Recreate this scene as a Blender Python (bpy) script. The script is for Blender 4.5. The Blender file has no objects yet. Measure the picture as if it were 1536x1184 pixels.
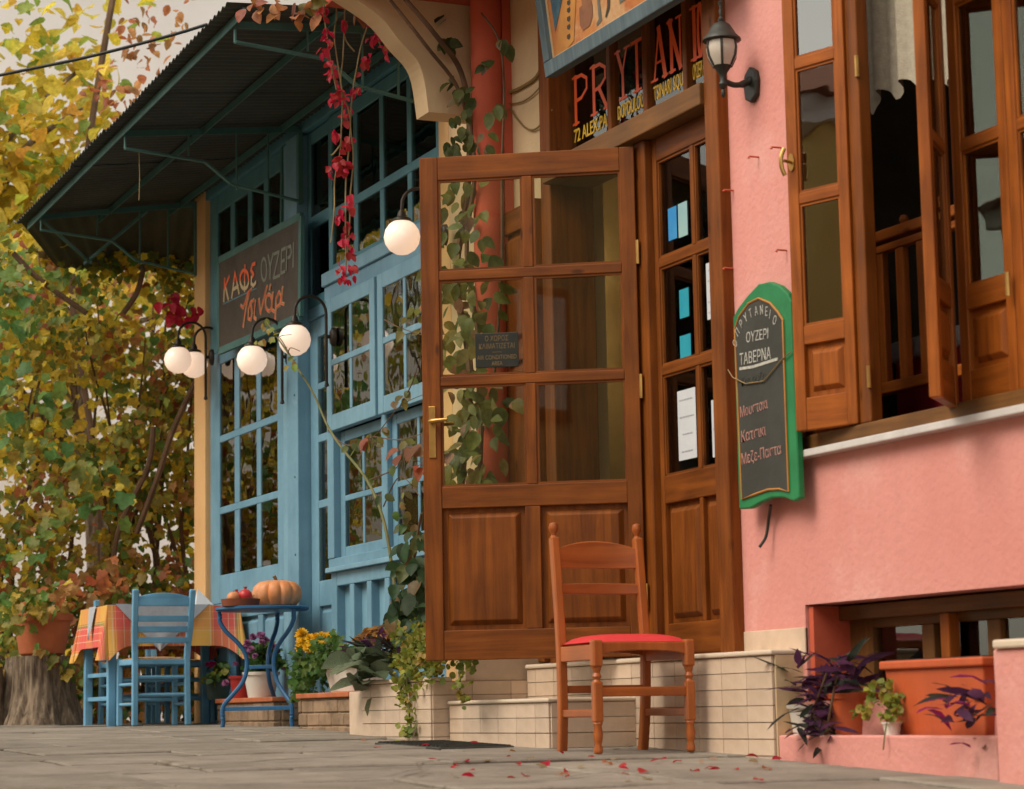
import bpy, bmesh, math, random
import numpy as np
from mathutils import Vector, Matrix

random.seed(7); RNG = np.random.default_rng(7)
scn = bpy.context.scene
C = scn.collection
rad = math.radians

# ------------------------------------------------------------------ camera
EYE = 0.6                        # lens height; the lane falls towards the camera
FPX = 3500.0                     # focal length in photo pixels (photo 1536 x 1184)
PW, PH = 1536, 1184
YAW, PITCH, ROLL = rad(24.06), rad(7.743), rad(-1.06)
_F = Vector((math.sin(YAW)*math.cos(PITCH), math.cos(YAW)*math.cos(PITCH), math.sin(PITCH)))
_R0 = Vector((math.cos(YAW), -math.sin(YAW), 0))
_U0 = _R0.cross(_F)
_R = _R0*math.cos(ROLL) + _U0*math.sin(ROLL)
_U = _U0*math.cos(ROLL) - _R0*math.sin(ROLL)
cd = bpy.data.cameras.new('camera')
cam = bpy.data.objects.new('camera', cd); C.objects.link(cam)
cam.matrix_world = Matrix(((_R.x, _U.x, -_F.x, 0), (_R.y, _U.y, -_F.y, 0), (_R.z, _U.z, -_F.z, EYE), (0, 0, 0, 1)))
cd.sensor_fit = 'HORIZONTAL'; cd.sensor_width = 36; cd.lens = 36*FPX/PW
cd.clip_start = 0.1; cd.clip_end = 500
cd.dof.use_dof = True; cd.dof.focus_distance = 12.2; cd.dof.aperture_fstop = 4.0
scn.camera = cam

# ------------------------------------------------------------------ sky, sun, exposure
SUN_EL, SUN_AZ = rad(50), rad(-94)       # azimuth clockwise from +Y: soft light from the street side
world = bpy.data.worlds.new('World'); scn.world = world; world.use_nodes = True
nt = world.node_tree; nt.nodes.clear()
sky = nt.nodes.new('ShaderNodeTexSky'); sky.sky_type = 'NISHITA'; sky.sun_disc = False
sky.sun_elevation = SUN_EL; sky.sun_rotation = SUN_AZ; sky.air_density = 1.0; sky.dust_density = 1.0; sky.ozone_density = 1.0
hs = nt.nodes.new('ShaderNodeHueSaturation'); hs.inputs['Saturation'].default_value = 0.22
tint = nt.nodes.new('ShaderNodeMixRGB'); tint.blend_type = 'MULTIPLY'; tint.inputs[0].default_value = 1.0
tint.inputs[2].default_value = (1.0, 0.93, 0.80, 1)          # overcast autumn afternoon
bg = nt.nodes.new('ShaderNodeBackground'); bg.inputs[1].default_value = 0.15
ow = nt.nodes.new('ShaderNodeOutputWorld')
nt.links.new(sky.outputs[0], hs.inputs['Color']); nt.links.new(hs.outputs[0], tint.inputs[1])
nt.links.new(tint.outputs[0], bg.inputs[0]); nt.links.new(bg.outputs[0], ow.inputs[0])
sd = bpy.data.lights.new('sun', 'SUN'); sd.energy = 1.1; sd.angle = rad(30); sd.color = (1.0, 0.9, 0.74)
so = bpy.data.objects.new('sun', sd); C.objects.link(so)
sdir = Vector((math.sin(SUN_AZ)*math.cos(SUN_EL), math.cos(SUN_AZ)*math.cos(SUN_EL), math.sin(SUN_EL)))
so.location = sdir*40; so.rotation_euler = sdir.to_track_quat('Z', 'Y').to_euler()
vs = scn.view_settings
vs.view_transform = 'Standard'; vs.look = 'None'; vs.gamma = 1.0; vs.use_curve_mapping = False
vs.exposure = 1.15

# ------------------------------------------------------------------ pixel -> place helpers
def ray(px, py): return _F + _R*((px-PW/2)/FPX) - _U*((py-PH/2)/FPX)
def onX(px, py, X):
    d = ray(px, py); p = d*(X/d.x); p.z += EYE; return p
def onY(px, py, Y):
    d = ray(px, py); p = d*(Y/d.y); p.z += EYE; return p
def atd(px, py, dd):
    p = ray(px, py)*dd; p.z += EYE; return p
_GY = [-10, 0, 5, 6.6, 8.1, 9.3, 12, 15, 17.5, 22, 60]
_GZ = [-.35, .05, .265, .335, .400, .438, .500, .552, .572, .58, .60]
def gz(y): return float(np.interp(y, _GY, _GZ))
def onG(px, py):
    d = ray(px, py); t = 3.0
    while t < 18:
        if d.z*t + EYE <= gz(d.y*t): break
        t += .02
    return Vector((d.x*t, d.y*t, gz(d.y*t)))

# ------------------------------------------------------------------ object helpers
WM = {}
def reg(o, parent, world_geo):
    C.objects.link(o)
    if parent is not None:
        o.parent = parent
        if world_geo:
            o.matrix_parent_inverse = WM[parent.name].inverted(); WM[o.name] = Matrix.Identity(4)
        else:
            WM[o.name] = WM[parent.name].copy()
    return o
def thing(name, label, cat, loc=(0, 0, 0), rotz=0, group=None):
    o = bpy.data.objects.new(name, None); C.objects.link(o)
    o.empty_display_size = .1
    o.location = loc; o.rotation_euler = (0, 0, rotz)
    o['label'] = label; o['category'] = cat
    if group: o['group'] = group
    WM[o.name] = Matrix.Translation(Vector(loc)) @ Matrix.Rotation(rotz, 4, 'Z')
    return o
def tag(o, label, cat, group=None):
    o['label'] = label; o['category'] = cat
    if group: o['group'] = group
    return o
def clone(root, loc=None, rotz=None, label=None):
    r = root.copy(); C.objects.link(r)
    if loc is not None: r.location = loc
    if rotz is not None: r.rotation_euler = (0, 0, rotz)
    if label: r['label'] = label
    for ch in list(root.children):
        c = ch.copy(); C.objects.link(c); c.parent = r
        for g in list(ch.children):
            d = g.copy(); C.objects.link(d); d.parent = c
    return r

class MB:
    def __init__(s): s.v = []; s.f = []; s.uv = []
    def add(s, vs, fs, uvs=None, M=None):
        n = len(s.v)
        vs = [Vector(v) for v in vs]
        if uvs is None:
            uvs = []
            for f in fs:
                a = (vs[f[1]]-vs[f[0]]).cross(vs[f[2]]-vs[f[0]])
                ax = max(range(3), key=lambda i: abs(a[i]))
                k = [i for i in range(3) if i != ax]
                uvs.append([(vs[i][k[0]], vs[i][k[1]]) for i in f])
        if M is not None: vs = [M @ v for v in vs]
        s.v += [tuple(v) for v in vs]
        s.f += [tuple(i+n for i in f) for f in fs]; s.uv += uvs
        return s
    def box(s, x0, x1, y0, y1, z0, z1, M=None):
        x0, x1 = sorted((x0, x1)); y0, y1 = sorted((y0, y1)); z0, z1 = sorted((z0, z1))
        vs = [(x, y, z) for x in (x0, x1) for y in (y0, y1) for z in (z0, z1)]
        fs = [(0, 1, 3, 2), (4, 6, 7, 5), (0, 4, 5, 1), (2, 3, 7, 6), (0, 2, 6, 4), (1, 5, 7, 3)]
        L = (x1-x0, y1-y0, z1-z0); ax = L.index(max(L)); ox, oy = random.uniform(0, 9), random.uniform(0, 9)
        o = [i for i in range(3) if i != ax]
        uvs = [[(ox+vs[i][o[0]]+vs[i][o[1]], oy+vs[i][ax]) for i in f] for f in fs]
        return s.add(vs, fs, uvs, M)
    def beam(s, a, b, w, h, up=(0, 0, 1)):
        a, b = Vector(a), Vector(b); d = b-a; L = d.length; d.normalize()
        up = Vector(up)
        if abs(d.dot(up)) > .98: up = Vector((1, 0, 0))
        x = d.cross(up).normalized(); z = x.cross(d)
        M = Matrix(((x.x, z.x, d.x, a.x), (x.y, z.y, d.y, a.y), (x.z, z.z, d.z, a.z), (0, 0, 0, 1)))
        return s.box(-w/2, w/2, -h/2, h/2, 0, L, M)
    def tube(s, pts, r, n=8, cap=True, rot=0):
        pts = [Vector(p) for p in pts]
        if not hasattr(r, '__len__'): r = [r]*len(pts)
        vs = []; prev = None; ln = 0; uvv = []
        for i, p in enumerate(pts):
            t = (pts[min(i+1, len(pts)-1)]-pts[max(i-1, 0)])
            if t.length < 1e-9: t = Vector((0, 0, 1))
            t.normalize()
            if prev is None:
                a = Vector((0, 0, 1)) if abs(t.z) < .9 else Vector((1, 0, 0))
                x = t.cross(a).normalized()
            else:
                x = (prev-t*prev.dot(t))
                x = x.normalized() if x.length > 1e-6 else t.orthogonal().normalized()
            prev = x; y = t.cross(x)
            if i: ln += (p-pts[i-1]).length
            for k in range(n):
                a = 2*math.pi*k/n+rot
                vs.append(p+x*(math.cos(a)*r[i])+y*(math.sin(a)*r[i])); uvv.append((k/n*2*math.pi*r[i], ln))
        fs = [(i*n+k, i*n+(k+1) % n, (i+1)*n+(k+1) % n, (i+1)*n+k) for i in range(len(pts)-1) for k in range(n)]
        if cap: fs += [tuple(range(n-1, -1, -1)), tuple((len(pts)-1)*n+k for k in range(n))]
        return s.add(vs, fs, [[uvv[i] for i in f] for f in fs])
    def lathe(s, prof, c=(0, 0, 0), n=20, sx=1, sy=1, M=None, fn=None):
        vs = []
        for r, z in prof:
            for k in range(n):
                a = 2*math.pi*k/n
                rr = r*(fn(a, z) if fn else 1)
                vs.append((c[0]+rr*math.cos(a)*sx, c[1]+rr*math.sin(a)*sy, c[2]+z))
        m = len(prof)
        fs = [(i*n+k, i*n+(k+1) % n, (i+1)*n+(k+1) % n, (i+1)*n+k) for i in range(m-1) for k in range(n)]
        if prof[0][0] > 1e-5: fs.append(tuple(range(n-1, -1, -1)))
        if prof[-1][0] > 1e-5: fs.append(tuple((m-1)*n+k for k in range(n)))
        uvs = [[(math.atan2(vs[i][1]-c[1], vs[i][0]-c[0])*.1, vs[i][2]) for i in f] for f in fs]
        return s.add(vs, fs, uvs, M)
    def prism(s, poly, axis, a, b, M=None):
        """poly: 2-D points in the other two axes (cyclic order x,y,z), extruded along axis from a to b"""
        n = len(poly); vs = []
        for t in (a, b):
            for p in poly:
                if axis == 'x': vs.append((t, p[0], p[1]))
                elif axis == 'y': vs.append((p[0], t, p[1]))
                else: vs.append((p[0], p[1], t))
        fs = [tuple(range(n-1, -1, -1)), tuple(range(n, 2*n))] + [(i, (i+1) % n, n+(i+1) % n, n+i) for i in range(n)]
        return s.add(vs, fs, None, M)
    def build(s, name, m, parent=None, bev=0, smooth=False, world_geo=True, kind=None, seg=2, rec=True):
        me = bpy.data.meshes.new(name); me.from_pydata(s.v, [], s.f)
        uvl = me.uv_layers.new(name='UVMap')
        flat = [c for f in s.uv for p in f for c in p]
        uvl.data.foreach_set('uv', flat)
        if rec:
            bm = bmesh.new(); bm.from_mesh(me); bmesh.ops.recalc_face_normals(bm, faces=bm.faces); bm.to_mesh(me); bm.free()
        me.materials.append(m)
        if smooth:
            me.polygons.foreach_set('use_smooth', [True]*len(me.polygons))
            try: me.set_sharp_from_angle(angle=rad(40))
            except Exception: pass
        o = bpy.data.objects.new(name, me)
        if parent is None and world_geo:
            xs = np.array(s.v); c = Vector(((xs[:, 0].min()+xs[:, 0].max())/2, (xs[:, 1].min()+xs[:, 1].max())/2, xs[:, 2].min()))
            me.transform(Matrix.Translation(-c)); o.location = c; WM[o.name] = Matrix.Translation(c)
        reg(o, parent, world_geo)
        if parent is None: WM[o.name] = Matrix.Translation(o.location)
        if bev:
            b = o.modifiers.new('bevel', 'BEVEL'); b.width = bev; b.segments = seg; b.limit_method = 'ANGLE'; b.angle_limit = rad(35)
            b.harden_normals = False
        if kind: o['kind'] = kind
        return o

def spline(pts, n=8):
    pts = [Vector(p) for p in pts]; out = []
    for i in range(len(pts)-1):
        p0 = pts[max(i-1, 0)]; p1 = pts[i]; p2 = pts[i+1]; p3 = pts[min(i+2, len(pts)-1)]
        for k in range(n):
            t = k/n
            out.append(.5*((2*p1)+(p2-p0)*t+(2*p0-5*p1+4*p2-p3)*t*t+(3*p1-p0-3*p2+p3)*t**3))
    out.append(pts[-1]); return out

# ------------------------------------------------------------------ materials
def _n(nt, t, **kw):
    n = nt.nodes.new(t)
    for k, v in kw.items(): setattr(n, k, v)
    return n
def pm(name, col, rough=.6, col2=None, scale=6, detail=6, contrast=(.35, .65), bump=.15, bscale=40, spec=.4, coord='Object',
       stretch=(1, 1, 1), spot=None, spot_scale=3, spot_lim=(.62, .72), rnd=0, metal=0, sheen=0, coat=0, streak=0, wear=None):
    m = bpy.data.materials.new(name); m.use_nodes = True; t = m.node_tree; L = t.links
    b = t.nodes['Principled BSDF']; b.inputs['Roughness'].default_value = rough
    b.inputs['Specular IOR Level'].default_value = spec; b.inputs['Metallic'].default_value = metal
    if coat: b.inputs['Coat Weight'].default_value = coat; b.inputs['Coat Roughness'].default_value = .25
    tc = _n(t, 'ShaderNodeTexCoord'); mp = _n(t, 'ShaderNodeMapping'); mp.inputs['Scale'].default_value = stretch
    L.new(tc.outputs[coord], mp.inputs[0])
    no = _n(t, 'ShaderNodeTexNoise'); no.inputs['Scale'].default_value = scale; no.inputs['Detail'].default_value = detail
    no.inputs['Roughness'].default_value = .62
    L.new(mp.outputs[0], no.inputs['Vector'])
    mr = _n(t, 'ShaderNodeMapRange'); mr.inputs[1].default_value = contrast[0]; mr.inputs[2].default_value = contrast[1]
    L.new(no.outputs[0], mr.inputs[0])
    mx = _n(t, 'ShaderNodeMixRGB'); mx.inputs[1].default_value = (*col, 1)
    c2 = col2 if col2 else tuple(c*.82 for c in col); mx.inputs[2].default_value = (*c2, 1)
    L.new(mr.outputs[0], mx.inputs[0]); out = mx.outputs[0]
    if spot:
        n2 = _n(t, 'ShaderNodeTexNoise'); n2.inputs['Scale'].default_value = spot_scale; n2.inputs['Detail'].default_value = 8
        n2.inputs['Roughness'].default_value = .7
        L.new(tc.outputs['Object'], n2.inputs['Vector'])
        m2 = _n(t, 'ShaderNodeMapRange'); m2.inputs[1].default_value = spot_lim[0]; m2.inputs[2].default_value = spot_lim[1]
        L.new(n2.outputs[0], m2.inputs[0])
        x2 = _n(t, 'ShaderNodeMixRGB'); L.new(m2.outputs[0], x2.inputs[0]); L.new(out, x2.inputs[1]); x2.inputs[2].default_value = (*spot, 1)
        out = x2.outputs[0]
    if streak:
        ms = _n(t, 'ShaderNodeMapping'); ms.inputs['Scale'].default_value = (9, 9, .55); L.new(tc.outputs['Object'], ms.inputs[0])
        ns_ = _n(t, 'ShaderNodeTexNoise'); ns_.inputs['Scale'].default_value = 1.6; ns_.inputs['Detail'].default_value = 7; ns_.inputs['Roughness'].default_value = .7
        L.new(ms.outputs[0], ns_.inputs['Vector'])
        r_ = _n(t, 'ShaderNodeMapRange'); r_.inputs[1].default_value = .38; r_.inputs[2].default_value = .72; r_.inputs[3].default_value = 1+streak*.3; r_.inputs[4].default_value = 1-streak
        L.new(ns_.outputs[0], r_.inputs[0]); hs_ = _n(t, 'ShaderNodeHueSaturation'); L.new(r_.outputs[0], hs_.inputs['Value']); L.new(out, hs_.inputs['Color']); out = hs_.outputs[0]
    if wear:
        nw = _n(t, 'ShaderNodeTexNoise'); nw.inputs['Scale'].default_value = 16; nw.inputs['Detail'].default_value = 10; nw.inputs['Roughness'].default_value = .75
        L.new(tc.outputs['Object'], nw.inputs['Vector'])
        wr = _n(t, 'ShaderNodeMapRange'); wr.inputs[1].default_value = .68; wr.inputs[2].default_value = .71; L.new(nw.outputs[0], wr.inputs[0])
        xw = _n(t, 'ShaderNodeMixRGB'); L.new(wr.outputs[0], xw.inputs[0]); L.new(out, xw.inputs[1]); xw.inputs[2].default_value = (*wear, 1); out = xw.outputs[0]
    if rnd:
        oi = _n(t, 'ShaderNodeObjectInfo'); hv = _n(t, 'ShaderNodeHueSaturation')
        r1 = _n(t, 'ShaderNodeMapRange'); r1.inputs[3].default_value = 1-rnd; r1.inputs[4].default_value = 1+rnd*.6
        L.new(oi.outputs['Random'], r1.inputs[0]); L.new(r1.outputs[0], hv.inputs['Value']); L.new(out, hv.inputs['Color']); out = hv.outputs[0]
    L.new(out, b.inputs['Base Color'])
    rr = _n(t, 'ShaderNodeMapRange'); rr.inputs[3].default_value = max(.05, rough-.12); rr.inputs[4].default_value = min(1, rough+.12)
    L.new(no.outputs[0], rr.inputs[0]); L.new(rr.outputs[0], b.inputs['Roughness'])
    if bump:
        nb = _n(t, 'ShaderNodeTexNoise'); nb.inputs['Scale'].default_value = bscale; nb.inputs['Detail'].default_value = 5
        L.new(mp.outputs[0], nb.inputs['Vector'])
        bp = _n(t, 'ShaderNodeBump'); bp.inputs['Strength'].default_value = bump; bp.inputs['Distance'].default_value = .01
        L.new(nb.outputs[0], bp.inputs['Height']); L.new(bp.outputs[0], b.inputs['Normal'])
    return m
def wood(name, c1, c2, rough=.5, knots=True, scale=1.0, coat=.0, worn=None):
    m = bpy.data.materials.new(name); m.use_nodes = True; t = m.node_tree; L = t.links
    b = t.nodes['Principled BSDF']; b.inputs['Specular IOR Level'].default_value = .22
    b.inputs['Coat Weight'].default_value = coat; b.inputs['Coat Roughness'].default_value = .3
    tc = _n(t, 'ShaderNodeTexCoord'); mp = _n(t, 'ShaderNodeMapping'); mp.inputs['Scale'].default_value = (26*scale, 1.6*scale, 1)
    L.new(tc.outputs['UV'], mp.inputs[0])
    n1 = _n(t, 'ShaderNodeTexNoise'); n1.inputs['Scale'].default_value = 1.0; n1.inputs['Detail'].default_value = 7; n1.inputs['Roughness'].default_value = .65
    n1.inputs['Distortion'].default_value = .6
    L.new(mp.outputs[0], n1.inputs['Vector'])
    mr = _n(t, 'ShaderNodeMapRange'); mr.inputs[1].default_value = .3; mr.inputs[2].default_value = .72; L.new(n1.outputs[0], mr.inputs[0])
    mx = _n(t, 'ShaderNodeMixRGB'); mx.inputs[1].default_value = (*c1, 1); mx.inputs[2].default_value = (*c2, 1); L.new(mr.outputs[0], mx.inputs[0])
    n3 = _n(t, 'ShaderNodeTexNoise'); n3.inputs['Scale'].default_value = 3.5; n3.inputs['Detail'].default_value = 4
    L.new(tc.outputs['UV'], n3.inputs['Vector'])
    m3 = _n(t, 'ShaderNodeMapRange'); m3.inputs[1].default_value = .3; m3.inputs[2].default_value = .7; m3.inputs[3].default_value = .72; m3.inputs[4].default_value = 1.18
    L.new(n3.outputs[0], m3.inputs[0])
    hv = _n(t, 'ShaderNodeHueSaturation'); L.new(m3.outputs[0], hv.inputs['Value']); L.new(mx.outputs[0], hv.inputs['Color'])
    out = hv.outputs[0]
    if knots:
        vo = _n(t, 'ShaderNodeTexVoronoi'); vo.inputs['Scale'].default_value = 1.0
        mk = _n(t, 'ShaderNodeMapping'); mk.inputs['Scale'].default_value = (9, 3.4, 1); L.new(tc.outputs['UV'], mk.inputs[0]); L.new(mk.outputs[0], vo.inputs['Vector'])
        k = _n(t, 'ShaderNodeMapRange'); k.inputs[1].default_value = .05; k.inputs[2].default_value = .13; k.inputs[3].default_value = .75; k.inputs[4].default_value = 0
        L.new(vo.outputs['Distance'], k.inputs[0])
        mk2 = _n(t, 'ShaderNodeMixRGB'); L.new(k.outputs[0], mk2.inputs[0]); L.new(out, mk2.inputs[1]); mk2.inputs[2].default_value = (*[c*.3 for c in c2], 1)
        out = mk2.outputs[0]
    L.new(out, b.inputs['Base Color'])
    rr = _n(t, 'ShaderNodeMapRange'); rr.inputs[3].default_value = rough-.1; rr.inputs[4].default_value = rough+.18
    L.new(n3.outputs[0], rr.inputs[0]); L.new(rr.outputs[0], b.inputs['Roughness'])
    bp = _n(t, 'ShaderNodeBump'); bp.inputs['Strength'].default_value = .18; bp.inputs['Distance'].default_value = .004
    L.new(n1.outputs[0], bp.inputs['Height']); L.new(bp.outputs[0], b.inputs['Normal'])
    return m
def glass(name, tintc=(1, 1, 1), ior=1.6, wav=.0):
    m = bpy.data.materials.new(name); m.use_nodes = True; t = m.node_tree; L = t.links; t.nodes.clear()
    o = _n(t, 'ShaderNodeOutputMaterial'); mx = _n(t, 'ShaderNodeMixShader'); tr = _n(t, 'ShaderNodeBsdfTransparent'); gl = _n(t, 'ShaderNodeBsdfGlossy')
    fr = _n(t, 'ShaderNodeFresnel'); fr.inputs[0].default_value = ior
    tr.inputs[0].default_value = (*tintc, 1); gl.inputs['Roughness'].default_value = .015; gl.inputs[0].default_value = (.95, .95, .92, 1)
    if wav:
        nz = _n(t, 'ShaderNodeTexNoise'); nz.inputs['Scale'].default_value = 5; nz.inputs['Detail'].default_value = 1
        tc = _n(t, 'ShaderNodeTexCoord'); L.new(tc.outputs['Object'], nz.inputs['Vector'])
        bp = _n(t, 'ShaderNodeBump'); bp.inputs['Strength'].default_value = wav; bp.inputs['Distance'].default_value = .01
        L.new(nz.outputs[0], bp.inputs['Height']); L.new(bp.outputs[0], gl.inputs['Normal'])
    L.new(fr.outputs[0], mx.inputs[0]); L.new(tr.outputs[0], mx.inputs[1]); L.new(gl.outputs[0], mx.inputs[2]); L.new(mx.outputs[0], o.inputs[0])
    return m
def emis(name, col, s):
    m = bpy.data.materials.new(name); m.use_nodes = True; b = m.node_tree.nodes['Principled BSDF']
    b.inputs['Base Color'].default_value = (.8, .76, .7, 1); b.inputs['Roughness'].default_value = .25
    b.inputs['Emission Color'].default_value = (*col, 1); b.inputs['Emission Strength'].default_value = s
    return m
def leafmat(name, rough=.5, trans=.5, back=.85):
    m = bpy.data.materials.new(name); m.use_nodes = True; t = m.node_tree; L = t.links; t.nodes.clear()
    o = _n(t, 'ShaderNodeOutputMaterial'); at = _n(t, 'ShaderNodeVertexColor', layer_name='col')
    b = _n(t, 'ShaderNodeBsdfPrincipled'); b.inputs['Roughness'].default_value = rough; b.inputs['Specular IOR Level'].default_value = .3
    tr = _n(t, 'ShaderNodeBsdfTranslucent'); mx = _n(t, 'ShaderNodeMixShader'); mx.inputs[0].default_value = trans
    nz = _n(t, 'ShaderNodeTexNoise'); nz.inputs['Scale'].default_value = 30; nz.inputs['Detail'].default_value = 4
    tc = _n(t, 'ShaderNodeTexCoord'); L.new(tc.outputs['Object'], nz.inputs['Vector'])
    mr = _n(t, 'ShaderNodeMapRange'); mr.inputs[1].default_value = .3; mr.inputs[2].default_value = .7; mr.inputs[3].default_value = .7; mr.inputs[4].default_value = 1.2
    L.new(nz.outputs[0], mr.inputs[0])
    hv = _n(t, 'ShaderNodeHueSaturation'); L.new(at.outputs[0], hv.inputs['Color']); L.new(mr.outputs[0], hv.inputs['Value'])
    L.new(hv.outputs[0], b.inputs['Base Color']); L.new(hv.outputs[0], tr.inputs[0])
    L.new(b.outputs[0], mx.inputs[1]); L.new(tr.outputs[0], mx.inputs[2]); L.new(mx.outputs[0], o.inputs[0])
    return m

M = {}
M['wood'] = wood('door_wood', (.235, .066, .007), (.095, .024, .003))
M['wood_win'] = wood('window_wood', (.36, .098, .011), (.16, .038, .005))
M['wood_dark'] = wood('dark_wood', (.13, .036, .006), (.055, .016, .004))
M['wood_olive'] = wood('olive_wood', (.19, .085, .024), (.10, .042, .013), knots=False)
M['wood_chair'] = wood('chair_wood', (.44, .125, .026), (.27, .062, .012), rough=.36, knots=False, coat=.35)
M['blue'] = pm('blue_paint', (.15, .305, .415), .55, (.11, .24, .335), scale=3, bump=.2, bscale=25, spot=(.19, .33, .42), spot_scale=7, spot_lim=(.62, .74), streak=.10, wear=(.20, .25, .27))
M['blue_l'] = pm('pale_blue_paint', (.18, .35, .46), .5, (.14, .285, .385), scale=4, bump=.15, bscale=30, streak=.10, wear=(.23, .29, .31))
M['blue_b'] = wood('blue_stained_wood', (.17, .38, .56), (.11, .29, .46), rough=.5, knots=False, coat=0)
M['blue_deep'] = pm('deep_blue_paint', (.022, .12, .27), .4, (.018, .09, .21), scale=8, bump=.06)
M['blue_dk'] = pm('dark_slate_paint', (.045, .10, .13), .6, (.03, .07, .09))
M['teal'] = pm('teal_paint', (.055, .16, .15), .55, (.04, .115, .11), scale=5, spot=(.12, .06, .025), spot_scale=9, spot_lim=(.66, .78))
M['teal_w'] = pm('teal_wood_paint', (.085, .24, .30), .55, (.065, .19, .245), scale=4, bump=.1)
M['tin'] = pm('corrugated_tin', (.05, .055, .042), .65, (.032, .036, .028), scale=2.2, spot=(.075, .04, .02), spot_scale=2.4, spot_lim=(.58, .75), bump=.1)
M['pink'] = pm('pink_plaster', (.68, .315, .28), .88, (.61, .25, .215), scale=1.1, contrast=(.3, .7), bump=.4, bscale=38, spot=(.69, .37, .33), spot_scale=1.4, spot_lim=(.52, .70), spec=.12, streak=.035, wear=(.62, .36, .31))
M['coral'] = pm('coral_paint', (.52, .105, .055), .7, (.44, .085, .045), scale=3, bump=.2, bscale=30, spec=.2)
M['cream'] = pm('cream_plaster', (.66, .49, .30), .85, (.55, .40, .235), scale=1.6, bump=.25, bscale=45, spec=.15)
M['peach'] = pm('peach_plaster', (.68, .42, .20), .85, (.60, .36, .165), scale=2, bump=.2, spec=.15)
M['tile'] = pm('cream_tile', (.62, .475, .36), .42, (.53, .40, .295), scale=9, bump=.06, rnd=.10, spot=(.42, .32, .20), spot_scale=5, spot_lim=(.64, .82))
M['grout'] = pm('grout', (.46, .34, .23), .9, (.36, .26, .17))
M['marble'] = pm('marble_nosing', (.64, .53, .42), .35, (.60, .48, .36), scale=5, bump=.05)
M['white_marble'] = pm('white_marble', (.62, .58, .56), .4, (.50, .47, .46), scale=6, bump=.05)
M['slab'] = pm('stone_paving', (.275, .24, .20), .85, (.185, .158, .13), scale=3.2, contrast=(.32, .66), bump=1.0, bscale=22, rnd=.14, spot=(.15, .12, .085), spot_scale=3.5, spot_lim=(.55, .72), spec=.25)
M['joint'] = pm('paving_joint', (.11, .085, .06), .95, (.075, .058, .04), scale=12)
M['road'] = pm('far_paving', (.29, .235, .18), .85, (.22, .175, .13), scale=2, bump=.4)
M['concrete'] = pm('rough_brick', (.30, .20, .125), .9, (.20, .13, .08), scale=7, bump=.5, bscale=30, rnd=.12, spot=(.10, .075, .045), spot_scale=5, spot_lim=(.55, .7))
M['terra'] = pm('terracotta', (.46, .135, .05), .8, (.36, .10, .038), scale=6, bump=.2)
M['plastic_terra'] = pm('terracotta_plastic', (.52, .10, .03), .5, (.44, .085, .027), scale=3, bump=.08, streak=.12, spot=(.45, .16, .08), spot_scale=6, spot_lim=(.55, .75))
M['white_pot'] = pm('white_plastic', (.70, .66, .60), .4, (.60, .56, .50), scale=4, bump=.02)
M['dark_pot'] = pm('dark_plastic', (.035, .06, .05), .5, (.025, .045, .038))
M['red_pot'] = pm('red_plastic', (.42, .03, .025), .45, (.33, .025, .02), bump=.02)
M['soil'] = pm('soil', (.05, .032, .02), .95, (.03, .02, .012), scale=30, bump=.6)
M['iron'] = pm('black_iron', (.016, .017, .014), .5, (.03, .03, .022), scale=12, bump=.1)
M['bronze'] = pm('dark_bronze', (.035, .024, .016), .45, (.022, .016, .011), metal=.3, bump=.05)
M['brass'] = pm('brass', (.50, .30, .09), .35, (.36, .20, .06), metal=.8, bump=.04, scale=14)
M['globe'] = emis('lit_globe', (1.0, .66, .46), .27)
M['bulb'] = emis('added_lantern_glow', (1.0, .72, .42), 2.2)  # glow of the added lantern inside the doorway
M['frost'] = pm('frosted_glass', (.56, .50, .44), .3, (.50, .43, .36), bump=0)
M['glass'] = glass('window_glass', (.93, .95, .90), 1.55, .05)
M['glass_w'] = glass('old_window_glass', (.70, .74, .68), 2.5, .16)
M['glass_d'] = glass('door_glass', (.90, .92, .86), 1.5, .02)
M['green'] = pm('green_paint', (.012, .20, .065), .5, (.010, .15, .05), scale=6, bump=.08)
M['chalk'] = pm('chalkboard', (.035, .036, .030), .8, (.06, .06, .052), scale=3, contrast=(.4, .75))
M['chalk_w'] = pm('white_chalk', (.52, .50, .45), .95, (.30, .29, .26), scale=90, bump=0)
M['chalk_p'] = pm('pink_chalk', (.50, .25, .21), .95, (.24, .12, .10), scale=90, bump=0)
M['cushion'] = pm('red_vinyl', (.62, .045, .05), .42, (.55, .035, .04), scale=5, bump=.05)
M['rush'] = pm('rush', (.50, .26, .09), .75, (.33, .15, .045), scale=60, bump=.5, stretch=(1, .15, 1))
M['cloth_white'] = pm('grey_blue_cloth', (.40, .42, .46), .9, (.34, .36, .41), scale=25, bump=.15, bscale=120)
M['lace'] = pm('lace_cloth', (.42, .37, .29), .9, (.34, .30, .235), scale=30, bump=.3, bscale=120)
M['curtain'] = pm('pale_curtain', (.52, .66, .60), .9, (.42, .56, .52), scale=8)
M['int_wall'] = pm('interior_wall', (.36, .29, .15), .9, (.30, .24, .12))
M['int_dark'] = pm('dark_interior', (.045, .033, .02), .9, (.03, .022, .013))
M['pumpkin'] = pm('pumpkin_skin', (.60, .21, .065), .5, (.56, .27, .13), scale=5, bump=.15, spot=(.62, .36, .22), spot_scale=4, spot_lim=(.5, .7))
M['stem'] = pm('dry_stem', (.26, .19, .09), .9, (.16, .11, .05))
M['vine'] = pm('vine_bark', (.15, .085, .045), .9, (.09, .05, .028), bump=.4)
M['greenstem'] = pm('green_stem', (.15, .15, .05), .7, (.10, .10, .035))
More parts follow.
